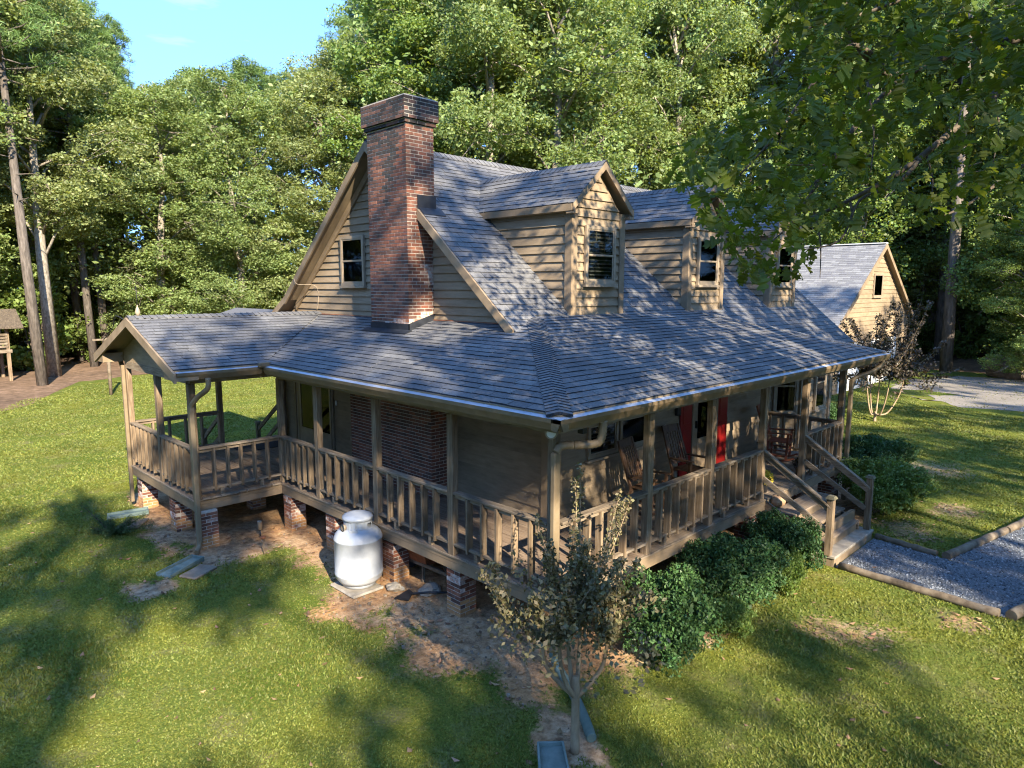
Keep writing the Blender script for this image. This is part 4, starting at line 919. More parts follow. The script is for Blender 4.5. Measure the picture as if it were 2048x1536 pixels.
lobj('valve', MB().tube([(.02, -.03, .88), (.02, -.03, .99)], .035, 10).tube([(-.05, -.03, .95), (.09, -.03, .95)], .018, 8).mesh('valve', m_rust), tk)
v = Vector((-.75, -.66, 0)).normalized()
lobj('latch', MB().beam(v*.212+Vector((0, 0, .86)), v*.212+Vector((0, 0, 1.0)), .012, .06, v.cross(Vector((0, 0, 1)))).beam(v*.23+Vector((0, 0, .86)), v*.23+Vector((0, 0, .89)), .03, .11, v.cross(Vector((0, 0, 1)))).mesh('latch', m_tank), tk)
v2 = Vector((-.98, .1, 0)).normalized()
lobj('gauge', MB().tube([v2*.20+Vector((0, 0, .90)), v2*.245+Vector((0, 0, .905))], .045, 16).mesh('gauge', m_frame), tk)
lobj('lifting_ring', MB().tube([v2*.25+Vector((0, 0, .905))+Vector((-v2.y, v2.x, 0))*.055*math.cos(a)+Vector((0, 0, .055*math.sin(a))) for a in [i*math.pi/8 for i in range(17)]], .007, 6).mesh('lifting_ring', m_black), tk)
# wheelbarrow under the porch, shovel, drain pipe, splash blocks, pavers
wb = thing('wheelbarrow', 'rusty wheelbarrow tipped under the porch', 'wheelbarrow', (1.1, 3.6, 0))
lobj('tray', MB().hexa([(-.22, -.2, .28), (.22, -.2, .28), (.22, .25, .28), (-.22, .25, .28), (-.34, -.32, .5), (.34, -.32, .5), (.34, .4, .52), (-.34, .4, .52)]).mesh('tray', m_rust), wb)
for s in (-1, 1): lobj('handle', MB().beam((s*.16, .45, .22), (s*.28, -.75, .34), .04, .05).mesh('handle', m_log), wb); lobj('leg', MB().beam((s*.22, -.12, .0), (s*.2, -.1, .28), .04, .03, (0, 1, 0)).mesh('leg', m_log), wb)
lobj('wheel', MB().tube([(-.04, .5, .17), (.04, .5, .17)], .17, 20).mesh('wheel', m_black), wb)
sh = thing('shovel', 'black snow shovel lying on the dirt beside the brick pier', 'shovel', (.5, 3.05, .03))
lobj('blade', MB().hexa([(-.20, .02, 0), (-.02, .16, 0), (.0, .28, .01), (-.30, .22, 0), (-.20, .02, .02), (-.02, .16, .03), (.0, .28, .03), (-.30, .22, .015)]).mesh('blade', m_black), sh)
lobj('handle', MB().tube([(-.08, .14, .03), (.10, -.04, .05), (.36, -.30, .05)], .016, 8).mesh('handle', m_black), sh)
dp = corr([(.44, .46, .24), (.42, .38, .12), (.30, .10, .055), (.12, -.18, .05), (-.05, -.42, .05), (-.24, -.66, .05)], .05, m_green_pl, None, 'drain_pipe', .022, .005)
tag(dp, 'green corrugated drain pipe running from the corner downspout past the crape myrtle', 'pipe')
def splash_block(loc, rz, label):
    r = thing('splash_block', label, 'splash block', loc, 'splash blocks'); r.matrix_basis = Matrix.Translation(loc) @ Matrix.Rotation(rz, 4, 'Z')
    lobj('trough', MB().hexa([(-.12, -.35, 0), (.12, -.35, 0), (.14, .35, 0), (-.14, .35, 0), (-.12, -.35, .04), (.12, -.35, .04), (.14, .35, .02), (-.14, .35, .02)]).mesh('trough', m_splash), r)
    for s in (-1, 1): lobj('side', MB().hexa([(s*.12-.012, -.35, .038), (s*.12+.012, -.35, .038), (s*.14+.012, .35, .02), (s*.14-.012, .35, .02), (s*.12-.01, -.35, .085), (s*.12+.01, -.35, .085), (s*.14+.01, .35, .055), (s*.14-.01, .35, .055)]).mesh('side', m_splash), r)
    lobj('back_wall', MB().box((-.12, -.362, 0), (.12, -.34, .08)).mesh('back_wall', m_splash), r)
splash_block((-1.55, 6.58, .005), math.pi/2+.45, 'pale blue green splash block below the wing downspout')
splash_block((-.84, -.70, .005), 2.40, 'dark green splash block at the bottom edge beside the crape myrtle')
splash_block((-1.35, 10.0, .005), 1.3, 'pale blue splash block at the far corner of the wing deck')
for i, (x, y, a, b, rz, lb) in enumerate(((-1.42, 6.22, .24, .16, .5, 'flat stone paver beside the near splash block'), (-1.45, 9.35, .26, .2, .9, 'square stone paver by the juniper'))):
    tag(MB().box((-a, -b, 0), (a, b, .035)).build('paver', m_stone, None, Matrix.Translation((x, y, .003)) @ Matrix.Rotation(rz, 4, 'Z'), bevel=.01), lb, 'paver')
# garden lights
g1 = thing('garden_light', 'short glass topped garden light on a stake in the dirt', 'garden light', (-.05, 7.0, 0)); lobj('stake', MB().tube([(0, 0, 0), (0, 0, .16)], .012, 8).mesh('stake', m_black), g1); lobj('lamp_shade', MB().lathe([(0, .16), (.035, .16), (.045, .3), (.05, .32), (0, .33)], 14).mesh('lamp_shade', m_frame), g1)
g2 = thing('garden_ornament', 'rusty flower ornament on a thin stake in the dirt', 'garden ornament', (-.36, 6.2, 0)); lobj('stake', MB().tube([(0, 0, 0), (0, .02, .28)], .008, 6).mesh('stake', m_log), g2); lobj('flower_head', MB().lathe([(0, 0), (.03, .01), (.055, .04), (.04, .05), (0, .03)], 10, (0, .02, .27)).mesh('flower_head', m_rust), g2)
# landscape logs round the gravel walk
def log(a, b, r_, label):
    a, b = Vector((*a, r_*.75)), Vector((*b, r_*.75)); n = 12; pts = [a.lerp(b, i/n)+Vector((0, 0, .006*math.sin(i*1.7))) for i in range(n+1)]; R = [r_*(1+.05*math.sin(i*2.3+a.x)) for i in range(n+1)]
    o = MB().tube(pts, R, 12).build('landscape_log', m_log); tag(o, label, 'log', 'logs edging the gravel walk')
log((5.93, -.78), (5.78, -2.93), .06, 'long grey log along the near edge of the gravel walk'); log((7.80, -.74), (7.62, -1.74), .052, 'short log from the bottom step along the far side of the walk')
log((7.58, -1.88), (9.75, -2.32), .068, 'pale log forming the far corner of the gravel walk'); log((9.80, -2.34), (12.3, -2.75), .068, 'log at the right edge of the picture beyond the walk'); log((5.80, -3.06), (7.9, -3.55), .075, 'cut log at the near right corner of the walk')
# stones
def rock(x, y, z, r_, sq, label, seed, cat='stone', grp=None, m_=m_stone):
    bm = bmesh.new(); bmesh.ops.create_icosphere(bm, subdivisions=3, radius=1)
    for v_ in bm.verts:
        n = noise.noise(v_.co*1.1+Vector((seed, 0, 0)))*.5+noise.noise(v_.co*3+Vector((seed, 0, 0)))*.12; v_.co *= 1+n
        v_.co.z = max(v_.co.z, -.55)
    me = bpy.data.meshes.new('rock'); bm.to_mesh(me); bm.free(); me.materials.append(m_); o = bpy.data.objects.new('rock', me); link(o, None, Matrix.Translation((x, y, z)) @ Matrix.Rotation(seed, 4, 'Z') @ Matrix.Diagonal((r_, r_*.8, r_*sq, 1))); return tag(o, label, cat, grp)
rock(36.6, 2.1, .45, 1.0, .8, 'large grey boulder at the far side of the driveway', 1.3, 'boulder')
rock(.42, 3.55, .04, .14, .5, 'rounded stone between the tank pad and the brick pier', 2.1, m_=m_conc); rock(.75, 3.15, .03, .20, .35, 'flat tan stone half buried under the porch edge', 3.7, m_=m_conc); rock(.25, 2.95, .02, .08, .5, 'small round stone in the dirt near the shovel', 5.2)
SMALL = [MB() for _ in range(1)]
def inhouse(x, y): return (x > .4 and y > .4 and x < 13.8 and y < 11) or (x > -1.1 and y > 7.1 and x < 3 and y < 10.8)
# small stones, twigs and fallen leaves strewn about: nobody could count them
def strewn(name, n, fx, m_, label):
    mb = MB(); k = 0; t = 0
    while k < n and t < n*60:
        t += 1; x, y = random.uniform(-6, 12), random.uniform(-4.5, 12)
        if fx(x, y): 
            k += 1; r_ = random.uniform(.3, 1); a = random.uniform(0, 6.3); c, s = math.cos(a), math.sin(a)
            if name == 'fallen_leaves':
                L_, w_ = .055*r_, .03*r_; z = .012; h = random.uniform(.0, .03)
                mb.add([(x-c*L_, y-s*L_, z+h), (x-s*w_, y+c*w_, z), (x+c*L_, y+s*L_, z+h*.5), (x+s*w_, y-c*w_, z+h*.3)], [(0, 1, 2, 3)])
            else:
                q = .026*r_*random.choice((1, 1, .6, 1.6)); mb.hexa([(x-q*c, y-q*s, -.01), (x+q*s*.7, y-q*c*.7, -.01), (x+q*c, y+q*s, -.01), (x-q*s*.8, y+q*c*.8, -.01), (x-q*c*.7, y-q*s*.7, q*.7), (x+q*s*.5, y-q*c*.5, q*.8), (x+q*c*.6, y+q*s*.6, q*.6), (x-q*s*.5, y+q*c*.5, q*.75)])
    return mb.build(name, m_, kind='stuff', label=label)
strewn('small_stones', 420, lambda x, y: dirt(x, y) > .35 and not inhouse(x-.3, y-.3) and random.random() < (1 if (-1.2 < x < 1 and .8 < y < 4) else .12), m_stone, 'small stones scattered over the bare earth by the porch')
strewn('fallen_leaves', 1500, lambda x, y: not inhouse(x-.4, y-.4) and (random.random() < .04+.8*(dirt(x, y) > .3)), m_litter, 'brown fallen leaves and twigs strewn over the earth and grass')
# chips on the gravel walk
gm = MB()
for _ in range(22000):
    x, y = random.uniform(5.8, 14), random.uniform(-5, -.75)
    if inpoly(x, y, PATH):
        q = random.uniform(.010, .026); a = random.uniform(0, 6.3); c, s = math.cos(a)*q, math.sin(a)*q; h = q*random.uniform(.5, 1)
        gm.add([(x-c, y-s, .012), (x+s, y-c, .012), (x+c, y+s, .012), (x-s, y+c, .012), (x, y, .012+h)], [(0, 1, 4), (1, 2, 4), (2, 3, 4), (3, 0, 4)])
m_chip = mat('gravel_chips', [(.045, .05, .058), (.12, .13, .145), (.25, .26, .27)], nscale=30, bump=0, var=.7, rough=.9)
gm.build('gravel', m_chip, kind='stuff', label='blue grey gravel chips on the walk')
# wooden posts on the back lawn and the timber swing set at the left edge
for x, y, h, lb in ((2.93, 27.2, 2.35, 'tall weathered post standing alone on the back lawn'), (6.34, 33.6, 1.5, 'shorter post at the edge of the trees behind the wing')):
    r = thing('clothes_post', lb, 'post', (x, y, 0)); lobj('upright', MB().tube([(0, 0, 0), (0, 0, h)], .07, 8).mesh('upright', m_log), r)
    lobj('crossarm', MB().beam((-.5, .1, h-.05), (.5, -.1, h-.05), .07, .07).mesh('crossarm', m_log), r)
sw = thing('play_hut', 'weathered timber play hut on posts at the far left', 'play hut', (-.2, 36.2, 0))
for dx, dy in ((-1.2, -1), (1.0, -1), (-1.2, 1), (1.0, 1)): lobj('post', MB().box((dx-.07, dy-.07, 0), (dx+.07, dy+.07, 2.6)).mesh('post', m_woodz), sw)
lobj('platform', MB().box((-1.3, -1.1, 1.35), (1.15, 1.1, 1.5)).mesh('platform', m_log), sw); lobj('roof', MB().poly([(-1.7, -1.5, 2.5), (1.6, -1.5, 2.5), (1.6, 0, 3.3), (-1.7, 0, 3.3)], (0, 0, .08)).poly([(-1.7, 1.5, 2.5), (1.6, 1.5, 2.5), (1.6, 0, 3.3), (-1.7, 0, 3.3)], (0, 0, .08)).mesh('roof', m_bark_o, True), sw)
for k in range(5): lobj('rail_board', MB().box((-1.2, -1.12, 1.6+.14*k), (1.0, -1.08, 1.7+.14*k)).mesh('rail_board', m_log), sw)

# ------------------------------------------------------------------ garage at the back right
ga = thing('garage', 'tan gabled garage with grey shingled roof and two white doors behind the house', 'garage', (29, 10, 0))
g0, g1_, gy0, gy1, gz, gp = 24.4, 34.0, 6.2, 16.0, 2.95, 6.45; gm_ = 29.2
gw = MB().box((g0+.02, gy0+.02, 0), (g1_-.02, gy1, gz)).poly([(g0+.1, gy0+.02, gz), (g1_-.1, gy0+.02, gz), (gm_, gy0+.02, gp-.15)], (0, gy1-gy0-.02, 0)).build('wall', m_siding, ga, recalc=True)
gs = (gp-gz)/(gm_-g0+.35)
z = .0
while z < gp-.2:
    e = .0 if z < gz else (z-gz)/gs+.1
    lo, hi = max(g0, gm_-(gp-z)/gs+.15), min(g1_, gm_+(gp-z)/gs-.15); 
    if hi-lo > .2: lap_xz(gw, gy0, z, z+.2, .2, lambda q: max(g0, gm_-(gp-q)/gs+.1), lambda q: min(g1_, gm_+(gp-q)/gs-.1))
    z += .2
for sg in (-1, 1):
    xe = gm_+sg*(gp-gz+.12)/gs; ze = gz-.12
    P = [(xe, gy0-.25, ze), (xe, gy1+.2, ze), (gm_, gy1+.2, gp), (gm_, gy0-.25, gp)]
    MB().poly(P if sg < 0 else P[::-1], (0, 0, -.1)).build('roof', m_soffit, ga, recalc=True)
    rb = MB().poly([(xe, gy0-.28, ze), (gm_, gy0-.28, gp), (gm_, gy0-.28, gp-.22), (xe, gy0-.28, ze-.2)], (0, .04, 0)).build('rake_board', m_trim, ga, recalc=True)
SH.clear(); Lg = math.hypot(gm_-g0+.35, gp-gz+.12)
slope(ga, (gm_-(gp-gz+.12)/gs, gy0-.25, gz-.10), (0, 1, 0), ((gp-gz+.12)/gs, 0, gp-gz+.12), math.hypot((gp-gz+.12)/gs, gp-gz+.12), lambda v: 0, lambda v: gy1-gy0+.45, exp=.15, tab=.34)
slope(ga, (gm_+(gp-gz+.12)/gs, gy0-.25, gz-.10), (0, 1, 0), (-(gp-gz+.12)/gs, 0, gp-gz+.12), math.hypot((gp-gz+.12)/gs, gp-gz+.12), lambda v: 0, lambda v: gy1-gy0+.45, exp=.3, tab=.7)
mb = MB()
for par, vs, w_ in SH: mb.hexa(vs)
mb.build('shingles', m_roof2, ga, kind='stuff')
MB().beam((gm_, gy0-.25, gp+.03), (gm_, gy1+.2, gp+.03), .3, .04).build('ridge_cap', m_white, ga)
window(ga, (29.05, gy0-.035, 4.05), XU, YN, 1.15, 1.05, munt=(3, 1), sash_split=False, blinds=False)
for a, b in ((24.9, 27.6), (28.3, 32.3)):
    gd = MB().box((a, gy0-.06, .02), (b, gy0-.035, 2.1)).build('garage_door', m_white, ga)
    for k in range(4): MB().box((a+.05, gy0-.075, .07+.51*k), (b-.05, gy0-.061, .53+.51*k)).build('door_panel', m_white, gd)
MB().box((27.7, gy0-.12, 0), (28.2, gy0-.02, 2.3)).build('post', m_trim, ga); MB().box((g1_-.15, gy0-.05, 0), (g1_+.03, gy0+.1, gz)).build('corner_board', m_trim, ga)

# ------------------------------------------------------------------ shrubs
def bush_mesh(name, m_, seed, n=230, per=95, size=.045, asp=.5, rx=1., rz=.95, lumps=9, rad=.13):
    g = np.random.default_rng(seed); cs = []
    L = [(g.normal(), g.normal(), 0) for _ in range(lumps)]
    L = [(.38*math.cos(a)*g.uniform(.5, 1.2), .38*math.sin(a)*g.uniform(.5, 1.2), g.uniform(.3, .62)*rz, g.uniform(.30, .42)) for a in np.linspace(0, 6.28, lumps, endpoint=False)]+[(0, 0, .55*rz, .42)]
    for i in range(n):
        x, y, z, r_ = L[i % len(L)]; d = g.normal(size=3); d /= np.linalg.norm(d); d[2] = abs(d[2])*1.0-.25 if g.random() < .85 else d[2]
        k = g.uniform(.75, 1.08); cs.append((x+d[0]*r_*k, y+d[1]*r_*k, max(.06, z+d[2]*r_*k*rz), rad*g.uniform(.6, 1.3)))
    A = leafcloud(cs, per, rad, size, asp, .5, .8, seed)
    B = leafcloud([(x, y, z, r_*.8) for x, y, z, r_ in L], 350, .2, size*1.8, .6, .2, 1, seed+1)
    return leaves_mesh(name, [A, B], m_)
MBUSH = [bush_mesh('holly_foliage', m_bush, 11), bush_mesh('holly_foliage_b', m_bush, 12, lumps=7), bush_mesh('light_foliage', m_bushl, 13, n=120, per=70, size=.05, asp=.45), bush_mesh('privet_foliage', m_bushl, 14, n=200, per=90, size=.05, asp=.4)]
stem_me = MB(); 
for k in range(9):
    a = k*.7; stem_me.tube([(0.05*math.cos(a), .05*math.sin(a), 0), (.2*math.cos(a), .2*math.sin(a), .3), (.35*math.cos(a), .35*math.sin(a), .6)], [.02, .014, .006], 6)
stem_me = stem_me.mesh('stems', m_bark_o)
def bush(x, y, sx, sy, sz, rz, v, label, nm='evergreen_bush', grp='evergreen bushes along the porch'):
    r = thing(nm, label, 'bush', (x, y, 0), grp); r.matrix_basis = Matrix.Translation((x, y, 0)) @ Matrix.Rotation(rz, 4, 'Z') @ Matrix.Diagonal((sx, sy, sz, 1))
    lobj('foliage', MBUSH[v], r); lobj('stems', stem_me, r); return r
bush(1.85, -.22, 1.02, .9, 1.12, .3, 0, 'dark evergreen bush nearest the crape myrtle'); bush(3.6, -.08, 1.05, .9, 1.15, 2.0, 1, 'dark evergreen bush in the middle of the row below the railing')
bush(5.15, -.16, .95, .75, 1.08, 4.1, 0, 'dark glossy bush pressed against the front steps'); bush(4.45, -.55, .42, .36, .72, 1.0, 2, 'small bright green shrub between the two dark bushes', 'light_green_shrub')
bush(2.75, -.55, .45, .4, .5, 1.9, 2, 'low yellow green sprig at the foot of the middle bush', 'light_green_shrub')
bush(9.75, -.25, 1.65, 1.1, 1.15, .2, 3, 'light green spreading bush just right of the steps'); bush(12.3, .75, 1.2, 1.1, 1.15, 1.2, 1, 'dark bush below the bay window'); bush(13.6, 1.0, .7, .6, .75, 2.2, 2, 'yellow green bush at the house corner', 'light_green_shrub')
bush(17.6, 4.2, .9, .9, 1.1, 3, 1, 'rounded dark bush beyond the right end of the house')
# juniper
jn = thing('juniper', 'scraggly low juniper by the left end of the wing deck', 'shrub', (-1.85, 9.1, 0)); g = np.random.default_rng(5); cs = []; jm = MB()
for k in range(14):
    a = g.uniform(0, 6.28); L_ = g.uniform(.3, .75); e = g.uniform(.2, 1.0); d = Vector((math.cos(a)*math.cos(e), math.sin(a)*math.cos(e), math.sin(e)))
    jm.tube([(0, 0, 0), d*L_*.5, d*L_], [.015, .01, .004], 5)
    for t in np.linspace(.3, 1, 6): cs.append((*(d*L_*t), .07))
lobj('stems', jm.mesh('stems', m_bark_o), jn); lobj('foliage', leaves_mesh('foliage', [leafcloud(cs, 70, .07, .035, .25, .3, 1, 6)], m_cedar), jn)

# ------------------------------------------------------------------ crape myrtles
def myrtle(x, y, sc_, m_, label, seed, stems, shoots, zlo, zhi, rad, extra=(), fork=.62, tr_=1., low=40):
    g = np.random.default_rng(seed); r = thing('crape_myrtle', label, 'tree', (x, y, 0))
    tr = MB(); tips = []
    tr.tube(curve([(0, 0, -.02), (.012, .01, fork*.5), (.0, .0, fork), (.02, .02, fork*1.25)], 3), [k_*sc_*tr_ for k_ in (.062, .058, .055, .052, .05, .05, .055, .05, .045, .04)], 12)
    for a, L_, z1 in stems:
        p = [(0, 0, fork*.92), (math.cos(a)*L_*.45, math.sin(a)*L_*.45, fork*1.15), (math.cos(a)*L_*.85, math.sin(a)*L_*.85, fork+(z1-fork)*.5), (math.cos(a)*L_, math.sin(a)*L_, z1)]
        q = curve(p, 5); tr.tube(q, np.linspace(.036*sc_*tr_, .02*sc_*tr_, len(q)), 9); tips.append(Vector(p[-1]))
    lobj('trunk', tr.mesh('trunk', m_myrtle_bark), r)
    cs = []; ex = []; sh_ = MB()
    for k in range(shoots):
        t0 = tips[k % len(tips)]; a = g.uniform(0, 6.28); sp = g.uniform(.1, rad); h = g.uniform(zlo, zhi)
        top = Vector((t0.x*.6+math.cos(a)*sp, t0.y*.6+math.sin(a)*sp, h)); mid = t0.lerp(top, .5)+Vector((math.cos(a)*.06, math.sin(a)*.06, 0))
        q = curve([t0, mid, top], 5); sh_.tube(q, np.linspace(.010*sc_, .003, len(q)), 5)
        for i in range(1, len(q)): cs.append((*q[i], .10*sc_*(1.1-.6*i/len(q))))
    for top in extra:
        t0 = min(tips, key=lambda t: (t-Vector(top)).length); mid = t0.lerp(Vector(top), .55)+Vector((0, 0, -.08)); q = curve([t0, mid, Vector(top)], 9); sh_.tube(q, np.linspace(.010, .0025, len(q)), 5)
        for i in range(4, len(q)): ex.append((*q[i], .05))
    for k in range(low):
        a = g.uniform(0, 6.28); d = rad*g.uniform(.3, 1.15); cs.append((math.cos(a)*d, math.sin(a)*d, g.uniform(zlo*.68, (zlo+zhi)/2), .13*sc_))
    lobj('twigs', sh_.mesh('twigs', m_myrtle_bark), r)
    lobj('foliage', leaves_mesh('foliage', [leafcloud(cs, 20, .1, .052*sc_, .6, .35, 1, seed), leafcloud(ex, 11, .05, .042*sc_, .6, .35, 1, seed)], m_), r)
    return r
myrtle(-.46, -.63, 1.0, m_myr, 'crape myrtle with smooth forked trunk in front of the porch corner', 21, [(2.35, .33, 1.15), (3.0, .22, 1.25), (5.5, .30, 1.2), (.5, .18, 1.3), (1.3, .15, 1.3)], 34, 1.5, 2.1, .68, low=85, tr_=.78,
       extra=[(.10, .07, 2.80), (.95, .23, 2.32), (1.9, .75, 1.95), (-.35, .2, 2.4), (1.35, .45, 2.1), (.35, -.2, 2.35), (.55, .5, 2.5), (-.75, .5, 1.9)])
# second myrtle: base elongated trunks
myrtle(19.6, 3.0, 1.9, m_myr2, 'bronze leaved crape myrtle on the lawn in front of the garage', 22, [(2.2, .35, 1.7), (.2, .6, 1.5), (4.2, .5, 1.6), (5.5, .9, 1.6), (1.2, .3, 1.8)], 44, 1.7, 4.0, 1.5, fork=.25, tr_=.45, low=70,
       extra=[(1.9, -1.6, 1.5), (2.4, -1.9, 1.75), (-1.4, .9, 1.6)])

# ------------------------------------------------------------------ woods
def decid(name, m_, seed, H=20., lo=.12, R0=4.2, lobes=22, per_lobe=38, per=84, size=.14, asp=.55, rad=.55, lr=(1.0, 1.9)):
    g = np.random.default_rng(seed); cs = []; br = MB()
    br.tube([(0, 0, 0), (.1*g.normal(), .1*g.normal(), H*.35), (.35*g.normal(), .35*g.normal(), H*.7), (.4*g.normal(), .4*g.normal(), H*.93)], [.27, .2, .11, .03], 9)
    for i in range(lobes):
        t = (i+.5)/lobes; z = H*(lo+(.97-lo)*t); prof_ = math.sin(math.pi*min(1, max(.12, (t*.86+.12))))**.6; a = i*2.4+g.uniform(-.5, .5)
        d = R0*prof_*g.uniform(.35, .78); c = Vector((d*math.cos(a), d*math.sin(a), z)); r_ = g.uniform(*lr)*(.75+.35*prof_)
        br.tube([(0, 0, max(.5, z-H*.10)), (c.x*.5, c.y*.5, z-H*.03), c], [.07, .05, .02], 5)
        for k in range(5):
            e = c+Vector(g.normal(size=3)).normalized()*r_*.9; br.tube([c*.6+Vector((0, 0, z*.4)), e], [.03, .012], 4)
        for k in range(per_lobe):
            v_ = g.normal(size=3); v_ /= np.linalg.norm(v_); kk = g.uniform(.72, 1.05); v_[2] = v_[2]*.8+.12
            cs.append((c.x+v_[0]*r_*kk, c.y+v_[1]*r_*kk, c.z+v_[2]*r_*kk*.85, rad*g.uniform(.6, 1.25)))
    fill = [] if lo > .4 else [(g.normal()*R0*.28, g.normal()*R0*.28, H*(lo+(.92-lo)*(k/44)), 1.5) for k in range(44)]
    sets = [leafcloud(cs, per, rad, size, asp, .45, .7, seed)]+([leafcloud(fill, 75, 1.5, .26, .6, .5, 1, seed+9)] if fill else [])
    return br.mesh(name+'_trunk', m_bark_w), leaves_mesh(name+'_crown', sets, m_)
def pine(name, seed, H=22., lo=.55, R0=3.4, n=60):
    g = np.random.default_rng(seed); br = MB(); cs = []
    br.tube([(0, 0, 0), (.08, .05, H*.3), (.2*g.normal(), .2*g.normal(), H*.65), (.2, .1, H*.98)], [.25, .205, .13, .03], 10)
    for i in range(n):
        t = (i/n)**.9; z = H*(lo+(.98-lo)*t); L_ = R0*(1-t**1.6*.75)*g.uniform(.5, 1.05); a = i*2.4+g.uniform(-.4, .4); up = .15+.5*t
        e = Vector((L_*math.cos(a), L_*math.sin(a), z+L_*up)); m2 = Vector((e.x*.5, e.y*.5, z+L_*up*.25)); br.tube([(0, 0, z), m2, e], [.05, .03, .012], 5)
        for q in (1., .82, .62): 
            p = m2.lerp(e, (q-.5)*2); 
            for k in range(2): cs.append((p.x+g.normal()*.25, p.y+g.normal()*.25, p.z+g.normal()*.12+.05, .38*g.uniform(.7, 1.2)))
    for k in range(8): a = g.uniform(0, 6.28); z = H*g.uniform(.3, lo); br.tube([(0, 0, z), (math.cos(a)*.8, math.sin(a)*.8, z+.1)], [.03, .01], 4)
    return br.mesh(name+'_trunk', m_bark), leaves_mesh(name+'_crown', [leafcloud(cs, 60, .4, .34, .10, .3, .75, seed)], m_needle)
def shrubw(name, m_, seed, H=3.2):
    g = np.random.default_rng(seed); cs = []; br = MB()
    for k in range(5):
        a = g.uniform(0, 6.28); br.tube([(0, 0, 0), (.4*math.cos(a), .4*math.sin(a), H*.4), (.8*math.cos(a), .8*math.sin(a), H*.85)], [.05, .03, .01], 5)
    for k in range(70):
        a = g.uniform(0, 6.28); z = H*g.uniform(.05, 1); d = 1.4*math.sin(math.pi*min(1, z/H*.8+.15))*g.uniform(.4, 1); cs.append((d*math.cos(a), d*math.sin(a), z, .5*g.uniform(.6, 1.2)))
    return br.mesh(name+'_stems', m_bark_o), leaves_mesh(name+'_crown', [leafcloud(cs, 80, .5, .14, .55, .5, .6, seed)], m_)
KT = {'oak': [decid('oak', m_leafA, 31, lo=.10), decid('oak', m_leafA, 32, lo=.22, lobes=19)],
      'hickory': [decid('hickory', m_leafB, 33, lo=.10, asp=.38, size=.17, R0=4.6), decid('hickory', m_leafB, 34, lo=.08, asp=.38, size=.17, lobes=24)],
      'maple': [decid('maple', m_leafC, 35, lo=.08, asp=.75, size=.13), decid('maple', m_leafC, 36, lo=.15, asp=.75, size=.13, lobes=19)],
      'pine': [pine('pine', 37), pine('pine', 38, lo=.62)],
      'tall': [decid('tall', m_leafA, 51, lo=.44, lobes=20, R0=4.6), decid('tall', m_leafB, 52, lo=.405, lobes=19, R0=4.6)],
      'shrub': [shrubw('shrub', m_under, 39), shrubw('shrub', m_leafC, 40)],
      'sparse': [decid('sparse', m_leafA, 41, lo=.42, lobes=8, per_lobe=24, R0=6.8, rad=.6, per=26, size=.30, lr=(1.2, 2.0)), decid('sparse', m_leafA, 42, lo=.45, lobes=7, per_lobe=24, R0=6.6, rad=.6, per=26, size=.30, lr=(1.2, 2.1))]}
def tree(kind, x, y, h, label, group, name=None, rz=None, wide=1., v=None, lean=0.):
    v = random.randrange(2) if v is None else v; tm, lm = KT[kind][v]; H0 = {'pine': 22., 'shrub': 3.2}.get(kind, 20.); s = h/H0
    nm = name or {'oak': 'oak_tree', 'hickory': 'hickory_tree', 'maple': 'maple_tree', 'pine': 'pine_tree', 'shrub': 'woodland_shrub', 'sparse': 'shade_tree', 'tall': 'oak_tree'}[kind]
    r = thing(nm, label, 'tree' if kind != 'shrub' else 'shrub', (x, y, 0), group)
    sw_ = s*wide; r.matrix_basis = Matrix.Translation((x, y, 0)) @ Matrix.Rotation(lean, 4, 'Y') @ Matrix.Rotation(rz if rz is not None else random.uniform(0, 6.28), 4, 'Z') @ Matrix.Diagonal((sw_, sw_, s, 1))
    lobj('trunk', tm, r); lobj('crown' if kind != 'shrub' else 'foliage', lm, r); return r
def cap_h(u): return interp(u, [-300, 10, 90, 160, 260, 400, 460, 530, 600, 680, 770, 3000], [.60, .54, .43, .355, .315, .32, .33, .34, .36, .40, .58, .62])
W_LBL = {'oak': ('broad green oak in the woods behind the house', 'oaks in the woods'), 'hickory': ('yellow green drooping hickory in the woods behind the house', 'hickories in the woods'),
         'maple': ('bright green maple in the woods behind the house', 'maples in the woods'), 'pine': ('tall bare trunked pine in the woods', 'pines in the woods'), 'tall': ('high crowned oak in the woods', 'oaks in the woods')}
# pines whose trunks can be picked out
for u, r, h, lb in ((76, 37.6, 27, 'thick pine trunk standing forward of the woods at the far left'), (184, 45, 26, 'slim leaning pine just right of the thick forward one'), (160, 49, 25, 'thin pine trunk between the forward pine and the slim leaning one'),
                    (212, 47, 27, 'tall straight pine trunk above the wing gable'), (224, 52, 28, 'pale pine trunk rising behind the tip of the wing roof'), (268, 50, 24, 'short lit pine trunk right of the wing gable'), (130, 55, 26, 'shaded pine trunk deep in the left woods'),
                    (1897, 43.5, 27, 'stout pine trunk at the woods edge beyond the driveway'), (1880, 50, 26, 'reddish pine trunk behind the stout one by the driveway'), (1308, 52, 27, 'dark pine standing above the ridge behind the second dormer'), (1358, 50, 26, 'pine with twisted limbs above the ridge, left of the oak branch'), (1925, 56, 25, 'pine trunk in the shade right of the stout pine')):
    x, y = at_u(u, r); tree('pine', x, y, h*min(1, (4.4+r*cap_h(u))/h), lb, 'pines in the woods', v=1 if u < 300 or u > 1800 else 0, lean=-.03 if u < 300 else 0)
random.seed(11)
row = 0
